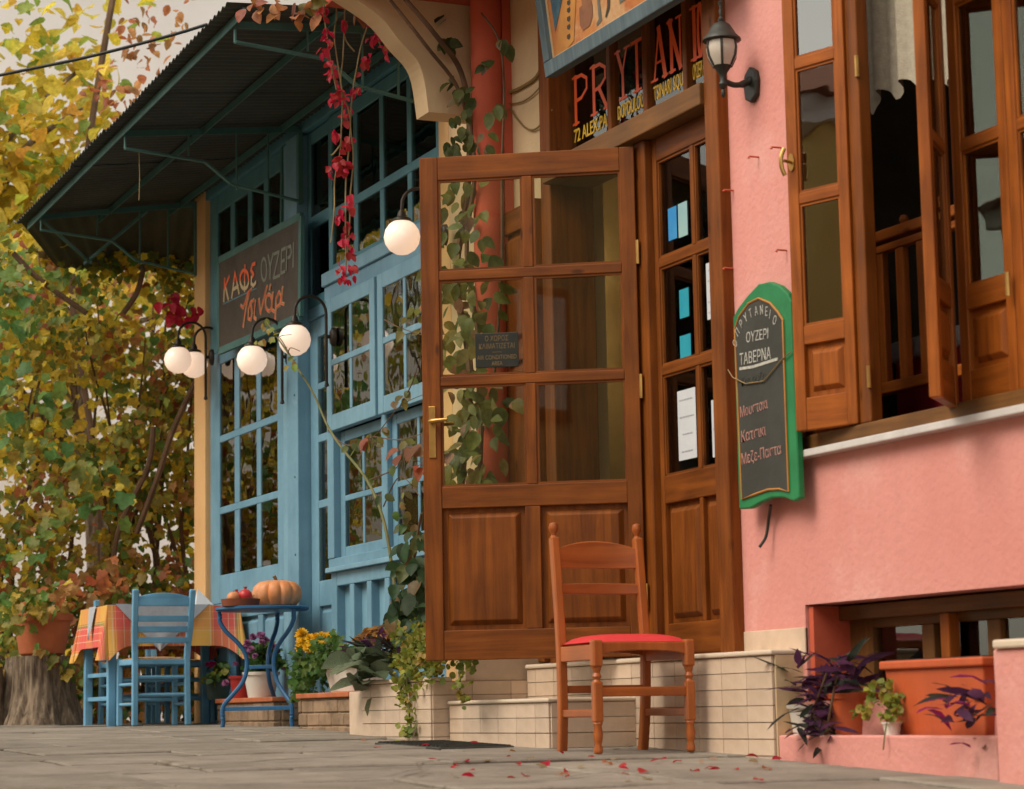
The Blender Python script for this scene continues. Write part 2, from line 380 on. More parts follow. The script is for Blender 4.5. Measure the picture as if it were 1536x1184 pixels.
M['bark'] = pm('bark', (.24, .18, .125), .95, (.075, .052, .035), scale=9, contrast=(.4, .62), stretch=(3, 3, .5), bump=1.0, bscale=12, spot=(.30, .26, .19), spot_scale=14, spot_lim=(.6, .7))
M['pom'] = pm('pomegranate_skin', (.50, .025, .035), .4, (.40, .05, .03), scale=8, bump=.03)
M['quince'] = pm('quince_skin', (.62, .30, .12), .5, (.58, .18, .08), scale=6, bump=.05)
M['tray'] = pm('clay_tray', (.22, .06, .028), .6, (.17, .045, .02))
M['ochre'] = pm('ochre_render', (.74, .50, .18), .9, (.66, .43, .14), scale=1.0)
M['offwhite'] = pm('offwhite_render', (.80, .76, .74), .9, (.74, .69, .67), scale=.7)
M['roof'] = pm('roof_tile', (.36, .13, .06), .9, (.26, .09, .04))
M['rubber'] = pm('rubber_mat', (.04, .042, .036), .85, (.06, .055, .045), scale=40, bump=.8, bscale=90)
M['leaf'] = leafmat('leaf')
M['petal'] = leafmat('petal', .6, .3)
M['red_txt'] = pm('red_lettering', (.80, .12, .025), .5, (.72, .09, .02), bump=0)
M['yel_txt'] = pm('yellow_lettering', (.80, .50, .04), .5, (.72, .44, .03), bump=0)
M['cream_txt'] = pm('cream_lettering', (.56, .42, .24), .6, (.5, .37, .2), bump=0)
M['grey_txt'] = pm('grey_lettering', (.20, .21, .17), .6, (.16, .17, .13), bump=0)
M['sign_brown'] = pm('brown_board', (.062, .040, .028), .6, (.045, .030, .02), scale=4)
M['plaque'] = pm('black_plaque', (.012, .016, .012), .35, (.02, .022, .018), bump=0)
M['gold_txt'] = pm('faded_gold_lettering', (.20, .13, .05), .6, (.13, .08, .03), bump=0)
M['paper'] = pm('white_paper', (.55, .58, .62), .8, (.50, .53, .57), bump=0)
M['ink'] = pm('ink', (.36, .38, .41), .8, (.30, .32, .35), bump=0)
M['stk_blue'] = pm('blue_sticker', (.03, .22, .55), .4, (.05, .28, .55), bump=0)
M['stk_teal'] = pm('teal_sticker', (.02, .28, .40), .4, (.03, .33, .42), bump=0)
M['stk_pale'] = pm('pale_sticker', (.24, .42, .46), .4, (.3, .46, .46), bump=0)
M['bluegrey_frame'] = wood('weathered_blue_wood', (.12, .165, .185), (.06, .085, .10), rough=.7, knots=False, coat=0)
M['redcloth'] = pm('red_cloth', (.35, .012, .03), .9, (.26, .01, .022))
M['cable'] = pm('cable', (.012, .014, .014), .6, bump=0)
M['wire'] = pm('wire_sheath', (.26, .17, .06), .6, (.2, .13, .04), bump=0)

M['pinkish'] = pm('pinkish_backing', (.62, .40, .30), .9, (.5, .30, .2), scale=4)
XW = 4.85

# ------------------------------------------------------------------ shared builders
def wall_holes(X0, X1, yr, zr, holes):
    """solid wall slab between X0 and X1 with rectangular openings (y0,y1,z0,z1)"""
    ys = sorted({yr[0], yr[1], *[h[0] for h in holes], *[h[1] for h in holes]}); ys = [y for y in ys if yr[0] <= y <= yr[1]]
    zs = sorted({zr[0], zr[1], *[h[2] for h in holes], *[h[3] for h in holes]}); zs = [z for z in zs if zr[0] <= z <= zr[1]]
    def solid(i, j):
        if i < 0 or j < 0 or i >= len(ys)-1 or j >= len(zs)-1: return False
        cy, cz = (ys[i]+ys[i+1])/2, (zs[j]+zs[j+1])/2
        return not any(h[0] < cy < h[1] and h[2] < cz < h[3] for h in holes)
    mb = MB()
    def q(a, b, c, d): mb.add([a, b, c, d], [(0, 1, 2, 3)])
    for i in range(len(ys)-1):
        for j in range(len(zs)-1):
            if not solid(i, j): continue
            y0, y1, z0, z1 = ys[i], ys[i+1], zs[j], zs[j+1]
            q((X0, y1, z0), (X0, y0, z0), (X0, y0, z1), (X0, y1, z1)); q((X1, y0, z0), (X1, y1, z0), (X1, y1, z1), (X1, y0, z1))
            if not solid(i-1, j): q((X0, y0, z0), (X1, y0, z0), (X1, y0, z1), (X0, y0, z1))
            if not solid(i+1, j): q((X1, y1, z0), (X0, y1, z0), (X0, y1, z1), (X1, y1, z1))
            if not solid(i, j-1): q((X0, y1, z0), (X1, y1, z0), (X1, y0, z0), (X0, y0, z0))
            if not solid(i, j+1): q((X0, y0, z1), (X1, y0, z1), (X1, y1, z1), (X0, y1, z1))
    return mb
def LM(x, y, ang=0):
    """local frame of a leaf: +y runs along the leaf, +x is its inner side; ang turns it about its hinge"""
    return Matrix.Translation((x, y, 0)) @ Matrix.Rotation(ang, 4, 'Z')
def leaf(parent, name, Mx, W, z0, z1, rows, th, mat, gmat, bev=.004, raised=True, pane_name='pane', bead=True, gpos=.5):
    y0 = min(c[0] for r in rows for c in r['cols']); y1 = max(c[1] for r in rows for c in r['cols'])
    fb = MB()
    fb.box(0, th, 0, y0, z0, z1, Mx); fb.box(0, th, y1, W, z0, z1, Mx)
    rs = sorted(rows, key=lambda r: r['z'][0])
    zz = [z0]
    for r in rs: zz += [r['z'][0], r['z'][1]]
    zz.append(z1)
    for k in range(0, len(zz), 2): fb.box(.0015, th-.0015, y0, y1, zz[k], zz[k+1], Mx)
    for r in rs:
        cs = sorted(r['cols'])
        edges = [y0] + [e for c in cs for e in c] + [y1]
        for k in range(0, len(edges), 2):
            if edges[k+1]-edges[k] > 1e-4: fb.box(.003, th-.003, edges[k], edges[k+1], r['z'][0], r['z'][1], Mx)
    fr = fb.build(name, mat, parent, bev=bev)
    for r in rs:
        for c in r['cols']:
            a, b, c0, c1 = c[0], c[1], r['z'][0], r['z'][1]
            if r.get('kind', 'glass') == 'glass':
                MB().box(th*gpos-.002, th*gpos+.002, a-.004, b+.004, c0-.004, c1+.004, Mx).build(pane_name, gmat, fr)
                if bead:
                    bb = MB(); w = .010
                    for (p, q, s, t) in ((a, b, c0, c0+w), (a, b, c1-w, c1), (a, a+w, c0+w, c1-w), (b-w, b, c0+w, c1-w)):
                        bb.box(th*.18, th*.44, p, q, s, t, Mx)
                    bb.build('glazing_bead', mat, fr)
            elif r['kind'] == 'flat':
                MB().box(th*.62, th*.8, a-.003, b+.003, c0-.003, c1+.003, Mx).build('panel', r.get('mat', mat), fr)
            else:
                f = .022; g = min(.05, (b-a)*.2); pb = MB()
                pb.box(th*.52, th*.72, a-.003, b+.003, c0-.003, c1+.003, Mx)
                x_lo, x_hi = th*.52, th*.12
                o = [(x_lo, a+f, c0+f), (x_lo, b-f, c0+f), (x_lo, b-f, c1-f), (x_lo, a+f, c1-f)]
                i = [(x_hi, a+f+g*.45, c0+f+g*.45), (x_hi, b-f-g*.45, c0+f+g*.45), (x_hi, b-f-g*.45, c1-f-g*.45), (x_hi, a+f+g*.45, c1-f-g*.45)]
                vs_ = o+i; fs_ = [(4, 5, 6, 7)]+[(k, (k+1) % 4, 4+(k+1) % 4, 4+k) for k in range(4)]
                uv_ = [[(vs_[q][1], vs_[q][2]) for q in f_] for f_ in fs_]
                pb.add(vs_, fs_, uv_, Mx)
                pb.build('panel', mat, fr, bev=.003)
    return fr
def even(a, b, n, bar): 
    w = (b-a-bar*(n-1))/n
    return [(a+i*(w+bar), a+i*(w+bar)+w) for i in range(n)]
def text_mesh(name, body, mat, parent, Mw, size, sx=1.0, align='LEFT', off=0.0, ext=.0012, fit=None):
    cu = bpy.data.curves.new('t', 'FONT'); cu.body = body; cu.size = size; cu.align_x = align; cu.extrude = ext; cu.offset = off; cu.resolution_u = 3
    ob = bpy.data.objects.new('t', cu); C.objects.link(ob)
    dg = bpy.context.evaluated_depsgraph_get(); dg.update()
    me = bpy.data.meshes.new_from_object(ob.evaluated_get(dg)); me.name = name
    bpy.data.objects.remove(ob); bpy.data.curves.remove(cu)
    if fit: sx = fit/max(v.co.x for v in me.vertices)
    me.transform(Mw @ Matrix.Diagonal((sx, 1, 1, 1))); me.materials.clear(); me.materials.append(mat)
    o = bpy.data.objects.new(name, me)
    return reg(o, parent, True)
def WALLM(x, y, z, shear=0, tilt=0):
    """text frame on a wall that faces -X: text x runs towards -Y (left to right for a viewer in the street), text y is up"""
    m = Matrix(((0, 0, -1, x), (-1, 0, 0, y), (0, 1, 0, z), (0, 0, 0, 1)))
    return m @ Matrix.Rotation(tilt, 4, 'Z')
def ribbon(mb, pts, w, x):
    """flat painted stroke through world points on a plane facing -X (points give y,z)"""
    for k in range(len(pts)-1):
        a, b = pts[k], pts[k+1]
        dy, dz = b[0]-a[0], b[1]-a[1]; L = math.hypot(dy, dz)
        if L < 1e-6: continue
        ny, nz = -dz/L*w/2, dy/L*w/2; ey, ez = dy/L*w*.35, dz/L*w*.35
        mb.add([(x, a[0]-ey+ny, a[1]-ez+nz), (x, b[0]+ey+ny, b[1]+ez+nz), (x, b[0]+ey-ny, b[1]+ez-nz), (x, a[0]-ey-ny, a[1]-ez-nz)], [(0, 1, 2, 3)])
        x -= .00006
    return mb
def ell(cx, cy, rx, ry, n=14, a0=0, a1=360): return [(cx+rx*math.cos(rad(a0+(a1-a0)*k/n)), cy+ry*math.sin(rad(a0+(a1-a0)*k/n))) for k in range(n+1)]

OVATE = [(0, 0), (.22, .12), (.33, .36), (.28, .62), (.14, .85), (0, 1), (-.14, .85), (-.28, .62), (-.33, .36), (-.22, .12)]
LOBED = [(0, .04), (.20, -.07), (.38, -.02), (.47, .18), (.38, .31), (.50, .48), (.44, .64), (.24, .66), (.12, .88), (0, 1), (-.12, .88), (-.26, .68), (-.46, .62), (-.48, .46), (-.37, .31), (-.46, .16), (-.36, -.03), (-.18, -.06)]
LANCE = [(0, 0), (.10, .15), (.13, .42), (.08, .75), (0, 1), (-.08, .75), (-.13, .42), (-.10, .15)]
HEART = [(0, .06), (.20, -.04), (.40, .14), (.42, .40), (.24, .74), (0, 1), (-.24, .74), (-.42, .40), (-.40, .14), (-.20, -.04)]
ROUND = [(0, 0), (.30, .10), (.46, .40), (.36, .75), (0, .95), (-.36, .75), (-.46, .40), (-.30, .10)]
def leaf_geo(P, Nrm, Tip, S, outline, fold=.22, curl=.25):
    """numpy leaf cloud: P base points, Nrm face normals, Tip direction of the tips, S lengths"""
    P = np.asarray(P, float); n = len(P); o = np.array(outline); k = len(o)
    Nrm = Nrm/np.linalg.norm(Nrm, axis=1, keepdims=True)
    Tip = Tip-(Tip*Nrm).sum(1, keepdims=True)*Nrm; Tip = Tip/(np.linalg.norm(Tip, axis=1, keepdims=True)+1e-9)
    Sd = np.cross(Tip, Nrm)
    loc = np.vstack([o, [[0, .45]]])
    h1 = np.abs(loc[:, 0]); h2 = (loc[:, 1]-.35)**2; h3 = loc[:, 0]*(loc[:, 1]-.4)
    fk = RNG.uniform(-.3, 2.2, (n, 1))*fold; ck = RNG.uniform(-.5, 2.4, (n, 1))*curl; tk = RNG.uniform(-.5, .5, (n, 1))
    h = fk*h1[None] - ck*h2[None] + tk*h3[None]
    asp = RNG.uniform(.78, 1.18, (n, 1, 1))
    V = P[:, None, :] + S[:, None, None]*(asp*loc[None, :, 0, None]*Sd[:, None, :] + loc[None, :, 1, None]*Tip[:, None, :] + h[:, :, None]*Nrm[:, None, :])
    tri = np.array([(i, (i+1) % k, k) for i in range(k)])
    Fc = (tri[None]+(np.arange(n)*(k+1))[:, None, None]).reshape(-1, 3)
    return V.reshape(-1, 3), Fc, k
def leaf_obj(name, P, Nrm, Tip, S, cols, outline, parent, mat=None, kind='stuff', world_geo=True, fold=.22, curl=.25):
    V, Fc, k = leaf_geo(P, Nrm, Tip, S, outline, fold, curl); n = len(P)
    me = bpy.data.meshes.new(name)
    me.vertices.add(len(V)); me.vertices.foreach_set('co', V.ravel())
    me.loops.add(len(Fc)*3); me.loops.foreach_set('vertex_index', Fc.ravel().astype(np.int32))
    me.polygons.add(len(Fc)); me.polygons.foreach_set('loop_start', np.arange(0, len(Fc)*3, 3, dtype=np.int32))
    me.update(calc_edges=True)
    ca = me.color_attributes.new('col', 'FLOAT_COLOR', 'POINT')
    c4 = np.concatenate([np.repeat(np.asarray(cols), k+1, 0), np.ones((n*(k+1), 1))], 1)
    ca.data.foreach_set('color', c4.ravel())
    me.materials.append(mat or M['leaf'])
    o = bpy.data.objects.new(name, me); reg(o, parent, world_geo)
    if kind: o['kind'] = kind
    return o
def dirs(n, base, spread): 
    d = RNG.normal(size=(n, 3))*spread + np.asarray(base)[None, :]
    return d/np.linalg.norm(d, axis=1, keepdims=True)
def pick(n, pal, jit=.18, w=None, idx=None):
    p = np.array([c[:3] for c in pal]); w_ = np.array([c[3] if len(c) > 3 else 1 for c in pal], float); w_ /= w_.sum()
    if idx is None: idx = RNG.choice(len(p), n, p=w_)
    c = p[idx]*(1+RNG.uniform(-jit, jit, (n, 1)))*(1+RNG.uniform(-jit*.4, jit*.4, (n, 3)))
    return np.clip(c, 0, .8)

# ------------------------------------------------------------------ ground
gb = MB()
gys = [-10, -4, 0, 3, 5, 6.6, 8.1, 9.3, 12, 15, 17.5, 22, 60, 160]
gxs = [-60, -20, -6, 0, 2, 4, 6, 12, 60]
vs_ = [(x, y, gz(y)-.024) for y in gys for x in gxs]; nx = len(gxs)
gb.add(vs_, [(j*nx+i, j*nx+i+1, (j+1)*nx+i+1, (j+1)*nx+i) for j in range(len(gys)-1) for i in range(nx-1)])
ground = gb.build('ground', M['joint'], None); ground['kind'] = 'structure'
# flagstones: an uneven hand-laid pattern of slabs, each a piece of the ground
rr = random.Random(3)
ycur = 5.6; row = 0
rowsY = []
while ycur < 19.5:
    h = rr.uniform(.48, .95); rowsY.append((ycur, ycur+h)); ycur += h
def wob(x, y): return .05*math.sin(x*2.1+y*1.3)+.035*math.sin(x*4.7-y*2.2+1)
for (ya, yb) in rowsY:
    x = .2 + rr.uniform(-.4, 0)
    while x < 4.86:
        w = rr.uniform(.55, 1.25)
        xa, xb = x, x+w; g = rr.uniform(.006, .014)
        sk = rr.uniform(-.05, .05)
        pts = []
        for (px, py) in ((xa+g, ya+g), ((xa+xb)/2, ya+g+rr.uniform(-.004, .006)), (xb-g, ya+g), (xb-g+sk*.3, (ya+yb)/2), (xb-g, yb-g), ((xa+xb)/2, yb-g), (xa+g, yb-g), (xa+g-sk*.3, (ya+yb)/2)):
            pts.append((px, py+wob(px, 0 if py < (ya+yb)/2-.01 else 0)))
        dz = rr.uniform(-.008, .008); tx, ty = rr.uniform(-.007, .007), rr.uniform(-.010, .010)
        cx, cy = (xa+xb)/2, (ya+yb)/2
        top = [(p[0], p[1], gz(p[1])+dz+(p[0]-cx)*tx+(p[1]-cy)*ty) for p in pts]; bot = [(p[0], p[1], t[2]-.03) for p, t in zip(pts, top)]
        n = len(pts)
        sb = MB().add(bot+top, [tuple(range(n, 2*n))]+[(k, (k+1) % n, n+(k+1) % n, n+k) for k in range(n)])
        sb.build('paving_slab', M['slab'], ground, bev=.006, seg=1)
        x += w
for k in range(16):
    x, y = rr.uniform(1.2, 4.0), rr.uniform(6.8, 13.5); a = rr.uniform(-.5, .5)+(math.pi if rr.random() < .5 else 0); pts = []
    for j in range(rr.randint(7, 14)):
        pts.append((x, y)); a += rr.uniform(-.5, .5); x += math.cos(a)*.11; y += math.sin(a)*.11
    cr = MB(); w = [.0025+.006*rr.random() for p in pts]
    vs_ = []
    for q, p in enumerate(pts): vs_ += [(p[0], p[1]-w[q], gz(p[1]-w[q])+.0095), (p[0], p[1]+w[q], gz(p[1]+w[q])+.0095)]
    cr.add(vs_, [(2*q, 2*q+2, 2*q+3, 2*q+1) for q in range(len(pts)-1)]).build('crack_filling', M['joint'], ground)
fb = MB()   # lane beyond the flags
for k in range(3):
    pass
fy = [19.6, 24, 60, 150]
vs_ = [(x, y, gz(y)-.004) for y in fy for x in (-30, 40)]
fb.add(vs_, [(2*i, 2*i+1, 2*i+3, 2*i+2) for i in range(3)])
o = fb.build('lane', M['road']); o['kind'] = 'structure'
fb = MB(); fy = [-9, -3, 0, 3, 5, 5.55]; vs_ = [(x, y, gz(y)-.004) for y in fy for x in (-9, 4.7)]
fb.add(vs_, [(2*i, 2*i+1, 2*i+3, 2*i+2) for i in range(5)])
o = fb.build('lane', M['road']); o['kind'] = 'structure'
fb = MB(); fy = [5.55, 9, 12, 15, 19.6]; vs_ = [(x, y, gz(y)-.008) for y in fy for x in (-9, .0)]
fb.add(vs_, [(2*i, 2*i+1, 2*i+3, 2*i+2) for i in range(4)])
o = fb.build('lane', M['road']); o['kind'] = 'structure'

# ------------------------------------------------------------------ pink taverna building
PB = thing('pink_building', 'pink plastered taverna building with brown wooden door and windows', 'building', (5.5, 7.5, .3))
pinkwall = wall_holes(XW, 5.17, (1.5, 8.53), (.2, 6.2), [(2.0, 8.025, 1.60, 4.35), (5.0, 8.04, .62, 1.0)])
WALL = pinkwall.build('wall', M['pink'], PB)
WALL['label'] = 'pink plaster wall'
MB().box(XW-.006, XW+.01, 8.04, 8.53, .80, .912).build('plinth', M['tile'], PB, bev=.003)
cw = wall_holes(XW, 5.17, (10.40, 11.74), (.2, 6.2), [])
cw.build('wall', M['cream'], PB)['label'] = 'cream plaster wall beside the door'
MB().box(XW, 5.17, 8.53, 10.40, 4.75, 6.2).build('wall', M['cream'], PB)
MB().box(4.0, 4.845, 9.75, 11.30, 4.31, 4.47).build('balcony_slab', M['coral'], PB, bev=.01)
MB().box(XW+.002, 9.5, 1.5, 11.9, 6.2, 6.4).build('roof_slab', M['roof'], PB)
# rooms behind the openings
def room(parent, x0, x1, y0, y1, z0, z1, mat_back, mat_side):
    MB().add([(x1, y0, z0), (x1, y1, z0), (x1, y1, z1), (x1, y0, z1)], [(0, 1, 2, 3)]).build('interior_wall', mat_back, parent)
    for yy in (y0, y1):
        MB().add([(x0, yy, z0), (x1, yy, z0), (x1, yy, z1), (x0, yy, z1)], [(0, 1, 2, 3)]).build('interior_wall', mat_side, parent)
    MB().add([(x0, y0, z0), (x1, y0, z0), (x1, y1, z0), (x0, y1, z0)], [(0, 1, 2, 3)]).build('interior_floor', M['wood_dark'], parent)
    MB().add([(x0, y0, z1), (x1, y0, z1), (x1, y1, z1), (x0, y1, z1)], [(0, 1, 2, 3)]).build('interior_ceiling', mat_side, parent)
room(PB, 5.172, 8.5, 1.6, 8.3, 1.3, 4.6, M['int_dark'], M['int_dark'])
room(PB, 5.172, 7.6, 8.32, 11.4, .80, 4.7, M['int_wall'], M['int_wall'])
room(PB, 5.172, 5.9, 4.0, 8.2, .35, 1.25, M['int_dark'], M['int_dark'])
MB().box(5.9, 5.95, 9.9, 11.3, .8, 4.6).build('interior_wall', M['int_wall'], PB)
MB().box(5.36, 5.40, 8.34, 9.72, .81, 3.6).build('interior_wall', M['int_wall'], PB)  # partition added behind the closed leaf to brighten its panes
MB().box(5.5, 5.56, 9.75, 10.05, .8, 3.6).build('interior_post', M['wood_dark'], PB)

# ---- doorway frame
DF = MB()
DF.box(4.795, 5.06, 8.53, 8.645, .826, 4.75); DF.box(4.82, 5.06, 10.285, 10.40, .826, 4.75)
DF.box(4.83, 4.93, 9.285, 9.405, .826, 3.19)
DF.build('door_frame', M['wood'], PB, bev=.006)
MB().box(4.775, 5.055, 8.646, 10.284, 3.19, 3.29).build('transom_bar', M['wood_olive'], PB, bev=.006)
MB().box(4.83, 5.055, 8.646, 10.284, 4.62, 4.75).build('transom_head', M['wood_dark'], PB, bev=.005)
MB().box(4.83, 5.06, 8.646, 10.284, .815, .836).build('threshold', M['wood_dark'], PB, bev=.003)
# transom lights with painted lettering
TX = 4.945
mull = [onX(x, y, 4.92).y for x, y in ((914, 200), (967, 150), (1027, 120))]
ye = [10.28]+mull+[8.65]
words = [('PR', '72 ALEX.PA'), ('YT', 'DOPOULOU'), ('AN', 'TSINARI SQU'), ('IO', '\u039f\u03a5\u0396\u0395\u03a1\u0399 \u2022')]
for y in mull: MB().box(4.92, 4.975, y-.02, y+.02, 3.29, 4.62).build('mullion', M['wood'], PB, bev=.005)
for k in range(4):
    ya, yb = ye[k]-(.028 if k else 0), ye[k+1]+(.028 if k < 3 else 0)
    pn = MB().box(TX, TX+.005, yb, ya, 3.29, 4.62).build('transom_pane', M['glass'], PB)
    big, small = words[k]
    wbig = (ya-yb) if k < 3 else ya-8.89
    # condensed serif capitals, built from stems and slab serifs
    lets = MB(); lw = wbig*.40
    def stem(y, z0, z1, w): ribbon(lets, [(y, z0), (y, z1)], w, TX-.002)
    def bar(a, b, w=.012): ribbon(lets, [a, b], w, TX-.0026)
    zb, zt = onX(883, 176, TX).z, onX(881, 106, TX).z; hk_ = (zt-zb)/.46
    for q, ch in enumerate(big):
        y0_ = ya-wbig*.10-q*wbig*.47; yl, yr = y0_, y0_-lw*.8; ym = (yl+yr)/2
        if ch in 'PRN': stem(yl-.012, zb, zt, .030); bar((yl+.022, zb), (yl-.045, zb)); bar((yl+.022, zt), (yl-.03, zt))
        if ch in 'PR': ribbon(lets, [(yl-.02, zt-.006), (ym-.015, zt-.006), (yr-.002, zt-.07*hk_), (yr-.002, zt-.17*hk_), (ym-.01, zt-.235*hk_), (yl-.02, zt-.24*hk_)], .018, TX-.0035)
        if ch == 'R': ribbon(lets, [(ym, zt-.23*hk_), (yr-.015, zb)], .026, TX-.004); bar((yr+.02, zb), (yr-.035, zb))
        if ch == 'N': stem(yr+.01, zb, zt, .018); ribbon(lets, [(yl, zt), (yr+.01, zb)], .032, TX-.004); bar((yr+.045, zt), (yr-.025, zt))
        if ch == 'Y': ribbon(lets, [(yl, zt), (ym, zt-.22*hk_)], .026, TX-.003); ribbon(lets, [(yr, zt), (ym, zt-.22*hk_)], .016, TX-.0035); stem(ym, zb, zt-.21*hk_, .026); bar((ym+.04, zb), (ym-.04, zb)); bar((yl+.03, zt), (yl-.03, zt)); bar((yr+.03, zt), (yr-.03, zt))
        if ch == 'T': stem(ym, zb, zt, .028); bar((yl, zt), (yr, zt), .018); bar((ym+.04, zb), (ym-.04, zb))
        if ch == 'A': ribbon(lets, [(yl, zb), (ym, zt)], .016, TX-.003); ribbon(lets, [(yr, zb), (ym, zt)], .034, TX-.0035); bar((yl-.03, zb+.15*hk_), (yr+.03, zb+.15*hk_)); bar((yl+.035, zb), (yl-.03, zb)); bar((yr+.03, zb), (yr-.035, zb))
        if ch == 'I': stem(ym, zb, zt, .032); bar((ym+.045, zb), (ym-.045, zb)); bar((ym+.045, zt), (ym-.045, zt))
        if ch == 'O': ribbon(lets, [(ym+lw*.4*math.cos(t*.449), (zb+zt)/2+(zt-zb)*.5*math.sin(t*.449)) for t in range(15)], .024, TX-.003)
    lets.build('lettering', M['red_txt'], pn)
    text_mesh('lettering', small, M['yel_txt'], pn, WALLM(TX-.002, ya-wbig*.06, onX(880, 219, TX).z+.045), .095, sx=1, fit=wbig*.86, off=.0008)

# ---- right leaf, closed
LXR = 4.868; GXR = 4.893
ga = 9.245; gb_ = onX(1041, 260, GXR).y; gc = gb_-.032; gd = gc-(ga-gb_)
LY0 = gd-.085; LW = 9.283-LY0
cR = [(gd-LY0, gc-LY0), (gb_-LY0, ga-LY0)]
RL = leaf(PB, 'door', LM(LXR, LY0), LW, .838, 3.188, [dict(z=(2.63, 3.08), cols=cR), dict(z=(2.135, 2.585), cols=cR), dict(z=(1.635, 2.09), cols=cR), dict(z=(.975, 1.51), cols=cR, kind='raised')], .05, M['wood'], M['glass'])
RL['label'] = 'closed wooden door leaf with papers and stickers behind the panes'
def sheet(name, px0, py0, px1, py1, mat, parent, x=4.889, th=.0012, lines=0, skew=0):
    a = onX(px0, py0, x); b = onX(px1, py1, x)
    pp = MB().box(x-th, x, a.y, b.y, b.z, a.z).build(name, mat, parent)
    return pp, a, b
def rows_of_text(pp, a, b, n, x=4.8874):
    t = MB(); hh = (a.z-b.z)
    for k in range(n):
        z = a.z-hh*(.14+.74*k/max(1, n-1)); w = random.uniform(.45, .8)
        m_ = (a.y+b.y)/2; hw = abs(a.y-b.y)*w/2; s = m_+hw
        while s > m_-hw:
            e = s-random.uniform(.008, .02); ribbon(t, [(s, z), (e, z)], hh*.018, x-.001); s = e-.009
    t.build('printing', M['ink'], pp)
sheet('sticker', 1002, 314, 1016, 357, M['stk_blue'], RL); sheet('sticker', 1017, 307, 1032, 352, M['stk_pale'], RL)
sheet('sticker', 1019, 436, 1034, 474, M['stk_teal'], RL); sheet('sticker', 1020, 505, 1037, 538, M['stk_teal'], RL)
p_, a_, b_ = sheet('notice', 1059, 396, 1084, 473, M['paper'], RL); rows_of_text(p_, a_, b_, 5)
p_, a_, b_ = sheet('notice', 1016, 588, 1046, 686, M['paper'], RL); rows_of_text(p_, a_, b_, 4)
p_, a_, b_ = sheet('notice', 1067, 601, 1086, 683, M['paper'], RL); rows_of_text(p_, a_, b_, 3)

# ---- centre leaf, swung out into the lane
HX, HY = 4.812, 9.352; FXx, FYy = 3.967, 9.90
ang = math.atan2(-(FXx-HX), FYy-HY)          # rotation taking +y to the leaf direction
W_ = math.hypot(FXx-HX, FYy-HY); zb, zt = .836, 3.172
cols = [(.068*W_, .475*W_), (.522*W_, .915*W_)]
rows = [dict(z=(zb+1.795, zb+2.225), cols=cols), dict(z=(zb+1.30, zb+1.75), cols=cols), dict(z=(zb+.79, zb+1.255), cols=cols), dict(z=(zb+.135, zb+.69), cols=[(cols[0][0], .465*W_), (.535*W_, cols[1][1])], kind='raised')]
OMx = LM(HX, HY, ang)
OD = leaf(PB, 'door', OMx, W_, zb, zt, rows, .048, M['wood'], M['glass_d'])
OD['label'] = 'open wooden door leaf with six panes and two raised panels'
def hng(z0, z1):
    return MB().tube([OMx @ Vector((-.004, -.006, z0)), OMx @ Vector((-.004, -.006, z1))], .009, 8).build('hinge', M['brass'], OD, smooth=True)
for z in (1.05, 2.0, 2.62): hng(z, z+.11)
# side seen by the camera is the local -x side
hd = MB()
hd.box(-.006, 0, .955*W_-.016, .955*W_+.016, 1.76, 2.0, OMx); hd.build('handle_plate', M['brass'], OD, bev=.003)
pts = [OMx @ Vector(p) for p in ((-.004, .955*W_, 1.925), (-.05, .955*W_, 1.925), (-.055, .94*W_, 1.925), (-.055, .875*W_, 1.93))]
MB().tube(pts, [.010, .010, .010, .009], 10).build('handle', M['brass'], OD, smooth=True)
pts = [OMx @ Vector(p) for p in ((.052, .955*W_, 1.925), (.09, .955*W_, 1.925), (.095, .94*W_, 1.925), (.095, .87*W_, 1.93))]
MB().tube(pts, .010, 10).build('handle', M['brass'], OD, smooth=True)
# black plaque on the glass
plq = MB(); py0, py1, pz0, pz1 = .565*W_, .765*W_, 1.362+zb-.0, 1.505+zb
PLM = OMx
pl = MB().box(.010, .017, .552*W_, .752*W_, zb+1.335, zb+1.495, OMx).build('plaque', M['plaque'], OD, bev=.002)
PLT = OMx @ Matrix(((0, 0, -1, .009), (-1, 0, 0, .652*W_), (0, 1, 0, 0), (0, 0, 0, 1)))
for (tx, z, s) in (('\u039f \u03a7\u03a9\u03a1\u039f\u03a3', 1.458, .034), ('\u039a\u039b\u0399\u039c\u0391\u03a4\u0399\u0396\u0395\u03a4\u0391\u0399', 1.422, .034), ('\u2014\u2014', 1.398, .03), ('AIR CONDITIONED', 1.372, .029), ('AREA', 1.343, .029)):
    text_mesh('lettering', tx, M['gold_txt'], pl, PLT @ Matrix.Translation((0, zb+z, 0)), s, sx=.72, align='CENTER', ext=.0006)

# ---- third leaf, folded flat against the cream wall
cols = [(.09, .44)]
leaf(PB, 'door', LM(4.79, 10.405), .53, .838, 3.15, [dict(z=(2.45, 3.03), cols=cols, kind='raised'), dict(z=(1.55, 2.36), cols=cols, kind='raised'), dict(z=(.96, 1.46), cols=cols, kind='raised')], .045, M['wood'], M['glass_d'])['label'] = 'panelled door leaf folded back against the cream wall'

